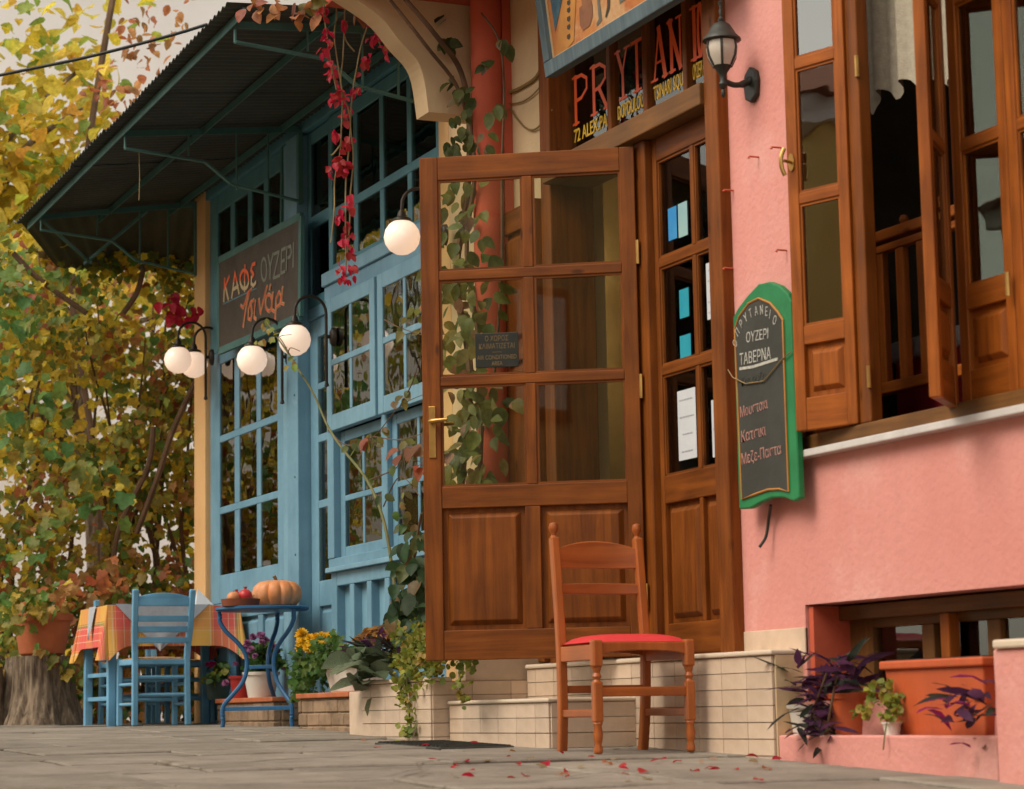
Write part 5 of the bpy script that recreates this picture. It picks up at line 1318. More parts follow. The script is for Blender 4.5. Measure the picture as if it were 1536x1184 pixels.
# pumpkin
pk = onY(411, 888, bc.y); pr = .155
def rib(a, z): return 1-.11*abs(math.sin(a*5.5))**6-.012*math.sin(a*3)
pkn = thing('pumpkin', 'large ribbed orange pumpkin on the bistro table', 'pumpkin', (pk.x+.015, bc.y, tz_))
MB().lathe([(.03, .012), (.08, .002), (.125, .012), (.152, .05), (.158, .085), (.148, .125), (.115, .155), (.07, .165), (.03, .155), (0, .148)], (pk.x+.015, bc.y-.01, tz_), 66, fn=lambda a, z: 1-.10*(abs(math.cos(a*5.5)))**10-.01*math.sin(2*a)).build('body', M['pumpkin'], pkn, smooth=True)
MB().tube([(pk.x+.01, bc.y-.01, tz_+.145), (pk.x+.008, bc.y-.012, tz_+.175), (pk.x-.004, bc.y-.014, tz_+.195)], [.018, .010, .012], 8).build('stalk', M['stem'], pkn, smooth=True)
tr = onY(360, 905, bc.y-.08)
TR = MB().lathe([(0, .004), (.105, .004), (.112, .0), (.122, .045), (.116, .046), (.106, .012), (0, .012)], (tr.x, bc.y-.09, tz_-.0), 28).build('clay_tray', M['tray'], None, smooth=True)
tag(TR, 'brown clay tray of fruit on the bistro table', 'tray')
def fruit(name, label, cat, dx, dy, dz, r, mat, crown=False):
    t = thing(name, label, cat, (tr.x+dx, bc.y-.09+dy, tz_+dz))
    MB().lathe([(0, -r), (r*.5, -r*.88), (r*.87, -r*.5), (r, 0), (r*.9, r*.45), (r*.55, r*.82), (r*.2, r*.92), (0, r*.88)], (tr.x+dx, bc.y-.09+dy, tz_+dz+r), 18, fn=lambda a, z: 1+.03*math.sin(a*5)).build('body', mat, t, smooth=True)
    if crown:
        MB().lathe([(r*.22, 0), (r*.18, r*.2), (r*.34, r*.45), (r*.2, r*.3), (.001, r*.2)], (tr.x+dx, bc.y-.09+dy, tz_+dz+r*1.82), 6).build('crown', mat, t)
    else: MB().tube([(tr.x+dx, bc.y-.09+dy, tz_+dz+r*1.85), (tr.x+dx+.004, bc.y-.09+dy, tz_+dz+r*2.1)], .004, 5).build('stalk', M['stem'], t)
fruit('quince', 'pale orange quince lying in the clay tray', 'fruit', -.055, -.03, .012, .040, M['quince'])
fruit('pomegranate', 'red pomegranate heaped highest in the clay tray', 'fruit', .022, -.03, .018, .045, M['pom'], True)
fruit('tangerine', 'small orange fruit in the tray beside the pumpkin', 'fruit', .078, -.02, .012, .028, M['pumpkin'])
fruit('pomegranate', 'dark red pomegranate behind the quince in the tray', 'fruit', -.01, .05, .012, .042, M['pom'], True)

# ------------------------------------------------------------------ plants: helpers
GREEN = [(.11, .21, .045, 3), (.17, .30, .06, 3), (.25, .34, .06, 2)]
OLIVE = [(.27, .28, .055, 3), (.38, .33, .06, 3), (.42, .27, .06, 2), (.17, .24, .045, 3), (.48, .25, .08, 2), (.56, .42, .07, 2)]
YELLOW = [(.76, .54, .05, 5), (.72, .53, .06, 4), (.62, .52, .07, 3), (.44, .46, .06, 2.5), (.72, .42, .06, 1.2), (.27, .36, .06, 1.0)]
RUST = [(.46, .16, .06, 2), (.38, .12, .05, 2), (.50, .23, .08, 2), (.28, .14, .05, 1)]
RED = [(.52, .012, .045, 4), (.58, .03, .06, 3), (.40, .03, .03, 2), (.50, .12, .05, 1)]
PURPLE = [(.055, .022, .045, 3), (.09, .03, .075, 2), (.035, .035, .03, 2), (.13, .05, .10, 1), (.08, .10, .07, 1)]
SUCC = [(.22, .25, .035, 3), (.30, .30, .05, 2), (.14, .18, .03, 2), (.36, .26, .05, 1)]
def cloud(name, parent, centers, per, rad_, size, pal, outline, nrm=(-.5, -.6, .5), spread=.55, tip=(0, -.1, -1), tsp=.5, jit=.2, kind='stuff', mat=None, cl_col=True, fold=.22, curl=.25):
    """leaves in clumps round the given centres; a clump leans to one colour of the palette"""
    Cn = np.array(centers, float); n = len(Cn)*per
    rr_ = np.array(rad_, float); rr_ = rr_ if rr_.ndim else np.array([rr_]*3)
    P = np.repeat(Cn, per, 0)+RNG.normal(size=(n, 3))*rr_*.6
    N = dirs(n, nrm, spread); T = dirs(n, tip, tsp)
    S = RNG.uniform(size[0], size[1], n)
    w = np.array([c[3] for c in pal], float); w /= w.sum()
    if cl_col:
        ci = np.repeat(RNG.choice(len(pal), len(Cn), p=w), per); mix = RNG.random(n) < .5
        idx = np.where(mix, ci, RNG.choice(len(pal), n, p=w))
    else: idx = None
    return leaf_obj(name, P, N, T, S, pick(n, pal, jit, idx=idx), outline, parent, kind=kind, mat=mat, fold=fold, curl=curl)
_lm = {}
def leaf_part(parent, p, n, t, s, col, outline, key, name='leaf', mat=None):
    """a single leaf as its own part; alike leaves share mesh data"""
    k = (key, tuple(round(c, 2) for c in col))
    if k not in _lm:
        o = leaf_obj(name, [(0, 0, 0)], np.array([[0., 0, 1]]), np.array([[0., 1, 0]]), np.array([1.]), [col], outline, None, kind=None, mat=mat)
        _lm[k] = o.data; bpy.data.objects.remove(o)
    n = Vector(n).normalized(); t = Vector(t); t = (t-n*t.dot(n)).normalized(); x = t.cross(n)
    o = bpy.data.objects.new(name, _lm[k]); reg(o, parent, True)
    o.matrix_basis = Matrix(((x.x*s, t.x*s, n.x*s, p[0]), (x.y*s, t.y*s, n.y*s, p[1]), (x.z*s, t.z*s, n.z*s, p[2]), (0, 0, 0, 1)))
    return o
def rv(s=1.0): return Vector((random.gauss(0, s), random.gauss(0, s), random.gauss(0, s)))

# ------------------------------------------------------------------ background: pale house, ochre house over the lane, trees, hedge
PH_ = thing('pale_house', 'pale grey white house wall behind the yellow trees', 'building', (7, 29, .58))
MB().box(-3.0, 16, 28, 33, .4, 10.5).build('wall', M['offwhite'], PH_)
MB().prism([(27.6, 10.5), (33.4, 10.5), (30.5, 12.0)], 'x', -3.3, 16.3).build('roof', M['roof'], PH_)
for x in (-1.6, 1.4):
    for z in (2.0, 5.4, 8.2):
        f_ = MB().box(x-.55, x+.55, 27.93, 27.99, z-.05, z+1.45).build('window', M['wood_dark'], PH_)
        MB().box(x-.48, x-.02, 27.91, 27.925, z+.02, z+1.38).build('pane', M['glass_w'], f_); MB().box(x+.02, x+.48, 27.91, 27.925, z+.02, z+1.38).build('pane', M['glass_w'], f_)
OH = thing('ochre_house', 'ochre rendered house across the lane with pale window surrounds', 'building', (-5, 10, .4))
MB().box(-8.5, -4.2, 1.0, 19.0, -.1, 5.3).build('wall', M['ochre'], OH)
MB().box(-8.6, -4.0, .9, 19.1, 5.3, 5.5).build('cornice', M['offwhite'], OH)
MB().prism([(-8.9, 5.5), (-3.8, 5.5), (-6.3, 6.5)], 'y', .7, 19.3).build('roof', M['roof'], OH)
MB().box(-4.2, -4.15, 1.0, 19.0, 3.0, 3.12).build('string_course', M['offwhite'], OH)
for k in range(7):
    y = 2.4+k*2.5
    for z in (1.3, 3.55):
        f_ = MB().box(-4.2, -4.13, y-.55, y+.55, z, z+1.35).build('window', M['offwhite'], OH)
        MB().box(-4.13, -4.11, y-.45, y-.03, z+.1, z+1.25).build('pane', M['glass_w'], f_); MB().box(-4.13, -4.11, y+.03, y+.45, z+.1, z+1.25).build('pane', M['glass_w'], f_)
EH = thing('stone_house', 'olive brown stone house adjoining the ochre house', 'building', (-6, -4, -.1))
MB().box(-10, -4.4, -9.0, .85, -.6, 7.0).build('wall', M['int_wall'], EH)
MB().prism([(-10.3, 7.0), (-4.1, 7.0), (-7.2, 8.2)], 'y', -9.2, 1.0).build('roof', M['roof'], EH)
for y in (-7.5, -5.0, -2.5, -.4):
    for z in (.9, 3.6):
        f_ = MB().box(-4.4, -4.33, y-.5, y+.5, z, z+1.4).build('window', M['wood_dark'], EH); MB().box(-4.33, -4.31, y-.4, y+.4, z+.1, z+1.3).build('pane', M['glass_w'], f_)
def tree(name, label, base, height, crown_c, crown_r, nclump, per, size, pal, trunk_r=.16, nb=14, outline=HEART, grp='trees behind the cafe'):
    base = Vector(base); t = thing(name, label, 'tree', tuple(base), 0, grp)
    cc = Vector(crown_c); rs = random.Random(int(base.x*100+base.y*7))
    top = cc+Vector((0, 0, crown_r[2]*.4))
    mid = base.lerp(cc, .5)+Vector((rs.uniform(-.2, .2), rs.uniform(-.2, .2), 0))
    MB().tube(spline([base-Vector((0, 0, .1)), mid, cc, top], 6), [trunk_r*(1-.8*i/18) for i in range(19)], 9).build('trunk', M['bark'], t, smooth=True)
    ends = []; br = MB()
    for k in range(nb):
        s0 = base.lerp(top, rs.uniform(.3, .95)); s0.x += (mid.x-base.lerp(top, .5).x)*.5
        d = Vector((rs.gauss(0, 1), rs.gauss(0, 1), rs.uniform(-.2, 1))).normalized()
        e = cc+Vector((d.x*crown_r[0], d.y*crown_r[1], d.z*crown_r[2]))*rs.uniform(.7, 1)
        m_ = s0.lerp(e, .5)+Vector((0, 0, rs.uniform(0, .35)))
        pp = spline([s0, m_, e], 5)
        MB().tube(pp, [trunk_r*.36*(1-.85*i/len(pp)) for i in range(len(pp))], 6).build('limb', M['bark'], t, smooth=True)
        ends += pp[3:]
    cen = []
    for k in range(nclump):
        if rs.random() < .6:
            e = rs.choice(ends); cen.append(tuple(e+Vector((rs.gauss(0, .35), rs.gauss(0, .35), rs.gauss(0, .3)))))
        else:
            d = Vector((rs.gauss(0, 1), rs.gauss(0, 1), rs.gauss(0, 1))).normalized()*(rs.random()**.4)
            cen.append((cc.x+d.x*crown_r[0], cc.y+d.y*crown_r[1], cc.z+d.z*crown_r[2]))
    cloud('crown', t, cen, per, (.34, .34, .30), size, pal, outline, nrm=(-.3, -.5, .75), spread=.6, tip=(-.1, -.1, -.8), tsp=.55)
    return t
tree('autumn_tree', 'yellow leaved tree rising behind the tin canopy', (3.9, 20.6, .57), 7, (3.7, 20.2, 5.0), (1.75, 1.4, 2.6), 330, 15, (.09, .19), YELLOW)
tree('autumn_tree', 'thinner yellow tree with rusty twigs beside the canopy tip', (5.5, 22.0, .57), 7, (5.0, 21.6, 4.3), (1.6, 1.3, 1.9), 130, 13, (.08, .16), YELLOW[:4]+RUST[:2])
tree('autumn_tree', 'green and yellow tree standing further up the lane', (-.6, 24.5, .57), 7, (-.9, 24.6, 4.6), (1.5, 1.4, 2.4), 90, 14, (.12, .24), OLIVE+YELLOW[2:4])
tree('autumn_tree', 'broad green tree at the bend of the lane', (-5.0, 26.5, .57), 8, (-5.0, 26, 5.0), (2.2, 2.0, 2.8), 150, 16, (.14, .26), GREEN+OLIVE[:3])
# bare rusty twig clusters
RTW = thing('rust_vine', 'dry rust coloured creeper high among the yellow leaves', 'vine', (4.6, 19.5, .57), 0)
MB().tube(spline([(4.75, 19.5, .5), (4.8, 19.4, 2.5), (4.55, 19.3, 4.2), (4.7, 19.3, 5.6), (4.9, 19.2, 7.0)], 6), .03, 6).build('stem', M['vine'], RTW, smooth=True)
cloud('foliage', RTW, [tuple(atd(px, py, 19.2)) for px, py in ((190, 40), (200, 70), (262, 20), (175, 150), (190, 130), (215, 40), (150, 120), (235, 60))], 14, (.12, .12, .2), (.06, .11), RUST, OVATE)

# creeper hedge on a fence at the end of the terrace
HG = thing('creeper_hedge', 'tall tangled creeper hedge of green and rust leaves behind the table', 'hedge', (4.2, 17.6, .57))
rs = random.Random(11); cen = []; cen2 = []
for k in range(900):
    x = rs.uniform(3.25, 5.7); z = .65+(rs.random()**1.05)*3.6; y = 17.25+rs.uniform(0, .75)+max(0, x-4.9)*.2
    # thin patches let the pale wall through
    px_ = (x-4.15)/.006
    thin = math.exp(-((x-4.2)/.16)**2-((z-2.9)/.5)**2)+.8*math.exp(-((x-3.58)/.12)**2-((z-2.5)/.3)**2)+.6*math.exp(-((x-4.7)/.15)**2-((z-3.5)/.25)**2)
    thin = 1.7*thin+1.15*max(0, math.sin(x*5.1+z*2.3)*math.sin(z*4.2-x*3.1)-.12)
    if rs.random() < thin: continue
    (cen if rs.random() < .62 else cen2).append((x, y, z))
cloud('foliage', HG, cen, 15, (.15, .15, .17), (.04, .095), OLIVE+YELLOW[:2], LOBED, nrm=(-.45, -.75, .35), spread=.5)
cloud('foliage', HG, cen2, 13, (.14, .14, .16), (.04, .095), GREEN+OLIVE[:2]+RUST[:2], HEART, nrm=(-.45, -.75, .35), spread=.5)
low = [(rs.uniform(3.85, 5.2), rs.uniform(17.0, 17.3), .62+rs.random()**1.5*1.2) for k in range(42)]
cloud('foliage', HG, low, 11, (.14, .1, .12), (.045, .10), RUST+OLIVE[2:5]+GREEN[:1], LOBED, nrm=(-.4, -.8, .3), spread=.5)
for k in range(26):
    x = rs.uniform(3.3, 5.6); y = rs.uniform(17.5, 18.2); 
    pts = [(x, y, .5)]
    for j in range(5): x += rs.uniform(-.22, .22); pts.append((x, y+rs.uniform(-.1, .1), .5+(j+1)*rs.uniform(.6, .8)))
    MB().tube(spline(pts, 4), [max(.006, .026-.0011*i) for i in range(21)], 6).build('stem', M['vine'], HG, smooth=True)
for pth in ([(300, 560), (262, 640), (235, 720), (205, 800)], [(215, 405), (205, 440), (185, 470)], [(230, 640), (222, 700), (180, 790), (168, 860)], [(20, 380), (60, 420), (130, 470)]):
    MB().tube(spline([atd(a, b, 17.6) for a, b in pth], 6), .022, 7).build('stem', M['vine'], HG, smooth=True)
for k in range(34):
    xx = 2.6+k*.09; MB().box(xx-.022, xx+.022, 18.36, 18.38, .5, 1.35+.03*math.sin(k*7)).build('fence_slat', M['bark'], HG)
for z in (.8, 1.2): MB().box(2.5, 5.75, 18.385, 18.42, z, z+.06).build('fence_rail', M['bark'], HG)
# bright green and red accents in the hedge
cloud('foliage', HG, [tuple(atd(a, b, 17.05)) for a, b in ((15, 430), (50, 425), (25, 480), (60, 455), (5, 405), (100, 690), (120, 700), (75, 745), (110, 730), (30, 560), (80, 600), (20, 640), (150, 760), (60, 820))], 7, (.17, .12, .15), (.07, .15), [(.12, .25, .07, 2), (.18, .28, .06, 2), (.22, .25, .06, 1), (.30, .28, .06, 1)], LOBED, nrm=(-.3, -.7, .6), spread=.5)
cloud('foliage', HG, [tuple(atd(a, b, 16.9)) for a, b in ((250, 460), (262, 448), (245, 452), (258, 470), (290, 463))], 4, (.05, .04, .05), (.07, .11), RED, OVATE, spread=.4)
cloud('foliage', HG, [tuple(atd(a, b, 16.9)) for a, b in ((120, 870), (150, 850), (100, 880), (135, 890), (165, 880))], 6, (.16, .07, .09), (.06, .13), [(.45, .15, .05, 1), (.40, .09, .04, 1), (.42, .24, .08, 1)], LOBED, nrm=(-.3, -.8, .4), spread=.35)

# tree stump with a terracotta pot
sp_ = atd(58, 1086, 16.6); sp_.z = gz(sp_.y)
STP = thing('tree_stump', 'gnarled grey brown tree stump carrying the terracotta pot', 'tree stump', tuple(sp_))
sz = onY(58, 985, sp_.y).z
MB().lathe([(.33, -.05), (.30, .03), (.265, .10), (.24, .18), (.225, .26), (.218, .34), (.22, .42), (.215, sz-sp_.z), (0, sz-sp_.z)], tuple(sp_), 120, fn=lambda a, z: 1+.10*math.sin(a*3+1)+.07*math.sin(a*7+z*4)+.04*math.sin(a*13+z*7)+.03*math.sin(a*29-z*11)).build('stump', M['bark'], STP, smooth=True)
MB().lathe([(.14, -.05), (.11, .1), (.09, .42), (0, .42)], (sp_.x-.34, sp_.y+.05, sp_.z), 20, fn=lambda a, z: 1+.1*math.sin(a*3)+.05*math.sin(a*9+z*6)).build('side_trunk', M['bark'], STP, smooth=True)
POT = thing('terracotta_pot', 'large terracotta pot on the tree stump half covered by leaves', 'pot', (sp_.x, sp_.y, sz))
MB().lathe([(.13, 0), (.16, .02), (.19, .18), (.20, .25), (.215, .25), (.22, .30), (.20, .305), (.19, .27), (0, .26)], (sp_.x+.02, sp_.y, sz), 32).build('body', M['terra'], POT, smooth=True)
MB().lathe([(0, 0), (.19, 0), (.0, .01)], (sp_.x+.02, sp_.y, sz+.265), 20).build('soil', M['soil'], POT)
cloud('foliage', POT, [(sp_.x+rs.uniform(-.28, .25), sp_.y-.22+rs.uniform(-.05, .1), sz+(rs.uniform(.22, .5) if rs.random() < .6 else rs.uniform(-.12, .05))) for k in range(18)], 7, (.07, .05, .06), (.05, .09), GREEN+OLIVE+RUST[:1], LOBED, nrm=(-.3, -.8, .4), spread=.4)
cb_ = MB().tube(spline([atd(-60, 128, 15.5), atd(0, 113, 15.4), atd(130, 86, 15.2), atd(250, 55, 15.0), atd(310, 37, 14.9)], 6), .011, 6).build('overhead_cable', M['cable'], None, smooth=True)
tag(cb_, 'black overhead cable running to the tin canopy', 'cable')

# ------------------------------------------------------------------ creepers on the corbel, pipe and front
VN = thing('wall_creeper', 'climbing creeper up the coral pipe behind the open door', 'vine', (4.6, 11.2, .62))
def vst(lst, r0, r1, n=6, parent=VN, mat='vine', nm='stem'):
    pp = spline([onX(a, b, x) for a, b, x in lst], n); MB().tube(pp, [r0+(r1-r0)*i/len(pp) for i in range(len(pp))], 7).build(nm, M[mat], parent, smooth=True); return pp
s1 = vst([(700, 960, 4.55), (690, 760, 4.6), (705, 560, 4.62), (684, 420, 4.6), (700, 300, 4.62), (704, 190, 4.64), (692, 110, 4.60), (655, 55, 4.4), (600, -10, 4.2)], .022, .012)
s2 = vst([(715, 820, 4.6), (722, 560, 4.63), (700, 380, 4.62), (712, 250, 4.63), (690, 140, 4.58), (640, 70, 4.35), (585, 0, 4.15)], .014, .009)
s3 = vst([(738, 600, 4.64), (752, 420, 4.65), (753, 250, 4.65), (756, 130, 4.65), (748, 60, 4.64), (722, 20, 4.63)], .008, .005)
pts = []
for px in range(655, 775, 9):
    for py in range(290, 735, 17):
        w_ = math.exp(-((px-695-(py-500)*.02)/34.)**2)
        if random.random() < w_*.62: pts.append(tuple(onX(px+random.uniform(-6, 6), py+random.uniform(-8, 8), random.uniform(4.45, 4.66))))
cloud('foliage', VN, pts, 2, (.07, .07, .07), (.065, .115), [(.13, .15, .035, 3), (.19, .20, .05, 3), (.24, .20, .06, 2), (.09, .12, .03, 2), (.30, .16, .09, 1)], OVATE, nrm=(-.6, -.7, .3), spread=.45, tip=(-.1, -.1, -1), tsp=.45)
pts = [tuple(onX(a, b, 4.55)) for a, b in ((655, 30), (648, 20), (662, 25), (672, 62), (680, 58), (668, 70), (640, 98), (648, 105), (634, 92), (690, 130), (700, 140), (675, 120), (690, 150), (705, 165), (680, 180), (670, 215), (688, 205), (700, 195), (712, 212), (690, 225), (745, 165), (735, 210), (728, 212), (752, 60), (730, 85))]
cloud('foliage', VN, pts, 3, (.03, .03, .035), (.05, .10), [(.06, .08, .025, 3), (.10, .11, .03, 2), (.14, .10, .04, 1)], OVATE, nrm=(-.6, -.7, .2), spread=.4)

RC = thing('red_creeper', 'long hanging creeper strands with scarlet leaves before the canopy', 'vine', tuple(onY(505, 0, 11.3)))
def Z2(zx, zy, y=11.3): return onY(400+zx*.3377, zy*.3377, y)
strands = [[(300, -60), (310, 60), (300, 160), (318, 300), (335, 420), (332, 560), (325, 680), (302, 800), (300, 930), (285, 1080)], [(350, -50), (345, 120), (338, 260), (330, 380), (370, 520), (365, 660), (352, 800), (350, 960), (352, 1180), (345, 1240)],
           [(480, -30), (455, 90), (420, 200), (400, 300), (380, 420), (372, 560), (385, 700), (372, 860), (368, 1000), (352, 1180)], [(260, -60), (255, 60), (268, 160), (285, 280), (310, 400)], [(500, -10), (480, 100), (500, 190), (515, 215)], [(350, 20), (345, 160), (390, 230)], [(330, 640), (300, 680), (285, 690)]]
for st in strands: MB().tube(spline([Z2(a, b, 11.3+.03*math.sin(b*.01)) for a, b in st], 5), .0045, 5).build('strand', M['stem'], RC, smooth=True)
REDS = [(.50, .01, .05), (.56, .03, .06), (.38, .03, .03), (.46, .11, .05)]
for (zx, zy, n_) in ((258, 10, 6), (252, 50, 7), (262, 120, 7), (270, 180, 7), (262, 205, 6), (285, 280, 6), (292, 325, 7), (320, 390, 7), (300, 430, 7), (335, 440, 7), (350, 480, 5), (370, 520, 4), (320, 600, 4), (366, 625, 6), (325, 700, 7), (345, 740, 7), (272, 735, 3), (375, 865, 3), (376, 920, 4), (332, 965, 6), (350, 1000, 5), (350, 1050, 7), (372, 1040, 4), (365, 1125, 5), (325, 1200, 6), (375, 1190, 6), (350, 1235, 7), (478, 90, 6), (485, 160, 7), (510, 205, 5), (435, 258, 6), (400, 395, 6), (345, 110, 4), (540, 70, 4), (480, 20, 5), (420, 300, 2)):
    for k in range(n_):
        c = Z2(zx+random.gauss(0, 13), zy+random.gauss(0, 15), 11.3+random.gauss(0, .03))
        col = random.choice(REDS[:3] if random.random() < .75 else REDS)
        leaf_part(RC, c, Vector((-.4, -.8, .2))+rv(.5), Vector((0, 0, -1))+rv(.5), random.uniform(.035, .062), col, OVATE, 'red')
cloud('dry_leaves', RC, [tuple(onY(a, b, 11.25)) for a, b in ((370, 5), (380, 12), (410, 5), (415, 18), (440, 25), (455, 8), (465, 20), (445, 0), (540, 18), (560, 10), (470, 5))], 3, (.03, .03, .03), (.06, .11), [(.40, .16, .05, 2), (.30, .10, .06, 1), (.20, .18, .04, 1), (.45, .20, .10, 1)], OVATE, spread=.5)

RS = thing('rose_cane', 'long thorny green cane arching across the blue casements', 'plant', tuple(onX(598, 930, 4.45)))
cane = vst([(604, 960, 4.50), (592, 880, 4.52), (580, 800, 4.52), (565, 750, 4.52), (545, 712, 4.52), (515, 675, 4.5), (492, 640, 4.5), (470, 590, 4.48), (448, 555, 4.42), (432, 530, 4.4), (415, 505, 4.38), (398, 480, 4.36)], .0105, .004, parent=RS, mat='greenstem')
for k in range(6, len(cane)-4, 5):
    p = cane[k]; MB().tube([p, p+Vector((random.uniform(-.02, .02), random.uniform(-.02, .02), random.uniform(-.005, .02)))], [.005, .001], 5).build('thorn', M['greenstem'], RS)
def twig(lst, r=.004, parent=RS): vst(lst, r, r*.4, parent=parent)
for st in ([(492, 645, 4.5), (520, 668, 4.5), (560, 655, 4.5), (600, 610, 4.48), (640, 590, 4.46)], [(560, 655, 4.5), (600, 660, 4.48), (635, 650, 4.46)], [(555, 720, 4.5), (590, 705, 4.48), (610, 690, 4.48), (640, 695, 4.46)], [(575, 760, 4.5), (600, 715, 4.48), (630, 745, 4.46)], [(600, 610, 4.48), (620, 570, 4.46), (640, 500, 4.46)],
           [(448, 555, 4.42), (425, 515, 4.4), (420, 505, 4.4), (437, 502, 4.38)], [(432, 530, 4.4), (436, 522, 4.37), (450, 527, 4.36)], [(577, 480, 4.5), (600, 492, 4.48), (640, 505, 4.46)]): twig(st)
rl = [((.30, .27, .05), 14, [(395, 482), (402, 495), (410, 505), (398, 505), (388, 512), (405, 490), (428, 548), (440, 545)], (.035, .06)), ((.20, .18, .06), 30, [(600, 495), (615, 475), (630, 482), (625, 460), (610, 500), (590, 605), (600, 600), (575, 640), (560, 660), (610, 590), (620, 560), (535, 665), (520, 668), (600, 660), (588, 700), (625, 720), (610, 735), (600, 755), (605, 770)], (.04, .075)), ((.30, .10, .06), 6, [(610, 672), (605, 680), (620, 668), (632, 700), (545, 660)], (.07, .12)), ((.07, .14, .04), 10, [(598, 765), (600, 790), (610, 780), (575, 740)], (.05, .08))]
for col, n_, spots, sz_ in rl:
    for a, b in spots:
        for q in range(2): leaf_part(RS, onX(a+random.gauss(0, 4), b+random.gauss(0, 4), 4.47 if a > 470 else 4.36), Vector((-.6, -.6, .3))+rv(.4), Vector((.2, -.2, -.8))+rv(.5), random.uniform(*sz_), tuple(c*random.choice((.75, 1, 1.2)) for c in col), OVATE, 'rose')

# ------------------------------------------------------------------ planting in the tiled planter and beside it
PP = thing('planter_shrub', 'leafy dark green shrub between the blue panelling and the open door', 'plant', tuple(onX(610, 960, 4.45)))
vst([(610, 985, 4.5), (612, 900, 4.5), (622, 830, 4.48), (632, 770, 4.46)], .012, .006, parent=PP)
cloud('foliage', PP, [tuple(onX(a, b, random.uniform(4.36, 4.5))) for a, b in ((618, 800), (628, 812), (612, 818), (620, 840), (605, 850), (628, 850), (630, 870), (615, 880), (600, 890), (625, 900), (610, 910), (632, 920), (620, 935), (600, 925), (630, 950), (608, 955), (592, 930))], 6, (.045, .045, .045), (.07, .13), [(.035, .075, .03, 3), (.055, .10, .045, 2), (.13, .15, .05, 1), (.22, .14, .06, .6)], OVATE, nrm=(-.5, -.7, .4), spread=.4)
SU = thing('trailing_succulent', 'yellow green trailing succulent spilling over the tiled planter', 'plant', tuple(onX(620, 1010, 4.25)))
sc = []
for k in range(115):
    a, b = random.gauss(632, 26), random.gauss(978, 20)
    if 588 < a < 700 and 935 < b < 1025: sc.append(tuple(onX(a, b, random.uniform(4.16, 4.40))))
for (a, b) in ((610, 1005), (606, 1018), (600, 1030), (612, 1035), (622, 1020), (608, 1045), (616, 1010), (640, 1000), (650, 1012), (688, 1010), (692, 1025), (688, 1040), (695, 1052), (700, 1000), (708, 1000), (605, 1052), (598, 1035), (618, 1042), (630, 1028)): sc.append(tuple(onX(a, b, PXf-.03)))
for (a, b) in ((612, 1065), (616, 1080), (615, 1095), (608, 1100), (620, 1098), (604, 1097)): sc += [tuple(onX(a, b, PXf-.035))]*1
cloud('foliage', SU, sc, 8, (.028, .028, .028), (.022, .040), SUCC, ROUND, nrm=(-.5, -.6, .6), spread=.6, tip=(0, 0, .3), tsp=.9)
for st in ([(612, 1010), (610, 1040), (614, 1070), (617, 1098)], [(690, 1005), (690, 1040), (696, 1052)], [(640, 985), (620, 1005), (600, 1035)]): MB().tube(spline([onX(a, b, PXf-.025) for a, b in st], 5), .005, 6).build('stem', M['greenstem'], SU, smooth=True)
def lance_plant(name, label, centers, n, L, pal, y_or_x, seed, droop=.8, outline=LANCE, X=None, up=.35):
    rs_ = random.Random(seed); p0 = Vector(centers[0]); t = thing(name, label, 'plant', tuple(p0))
    for k in range(n):
        c = Vector(centers[k % len(centers)])+Vector((rs_.gauss(0, .03), rs_.gauss(0, .03), rs_.gauss(0, .03)))
        a = rs_.uniform(0, 2*math.pi); d = Vector((math.cos(a)-.35, math.sin(a)-.45, rs_.uniform(-droop, up))).normalized()
        col = pal[rs_.randrange(len(pal))]
        nn = Vector((d.x*-.3, d.y*-.3, 1))+Vector((rs_.gauss(0, .35), rs_.gauss(0, .35), 0))
        leaf_part(t, c, nn, d, rs_.uniform(*L), col, outline, name)
    return t
PCOL = [(.05, .02, .045), (.085, .03, .075), (.035, .035, .03), (.12, .045, .10), (.06, .075, .055)]
lance_plant('purple_plant', 'purple leaved plant arching over the tiled planter', [onX(a, b, 4.30) for a, b in ((560, 970), (575, 975), (545, 978), (590, 965), (570, 990), (555, 995))], 60, (.10, .19), PCOL, 0, 3)
lance_plant('grey_leaf_plant', 'broad grey green leaves drooping at the planter end', [onX(a, b, 4.20) for a, b in ((548, 990), (560, 1000), (540, 1000), (555, 1015), (545, 1040))], 22, (.15, .26), [(.17, .22, .14), (.21, .25, .16), (.13, .17, .10)], 0, 5, droop=1.3, outline=OVATE, up=.0)
CO = thing('coleus', 'orange and brown coleus leaves behind the purple plant', 'plant', tuple(onX(560, 960, 4.40)))
cloud('foliage', CO, [tuple(onX(a, b, 4.36)) for a, b in ((545, 958), (555, 952), (565, 948), (575, 955), (585, 948), (560, 962), (590, 960), (578, 945), (550, 965))], 7, (.035, .035, .025), (.05, .09), [(.30, .13, .035, 2), (.36, .18, .05, 2), (.18, .07, .03, 2)], OVATE, nrm=(-.4, -.5, .8), spread=.4, tip=(-.3, -.4, -.3))

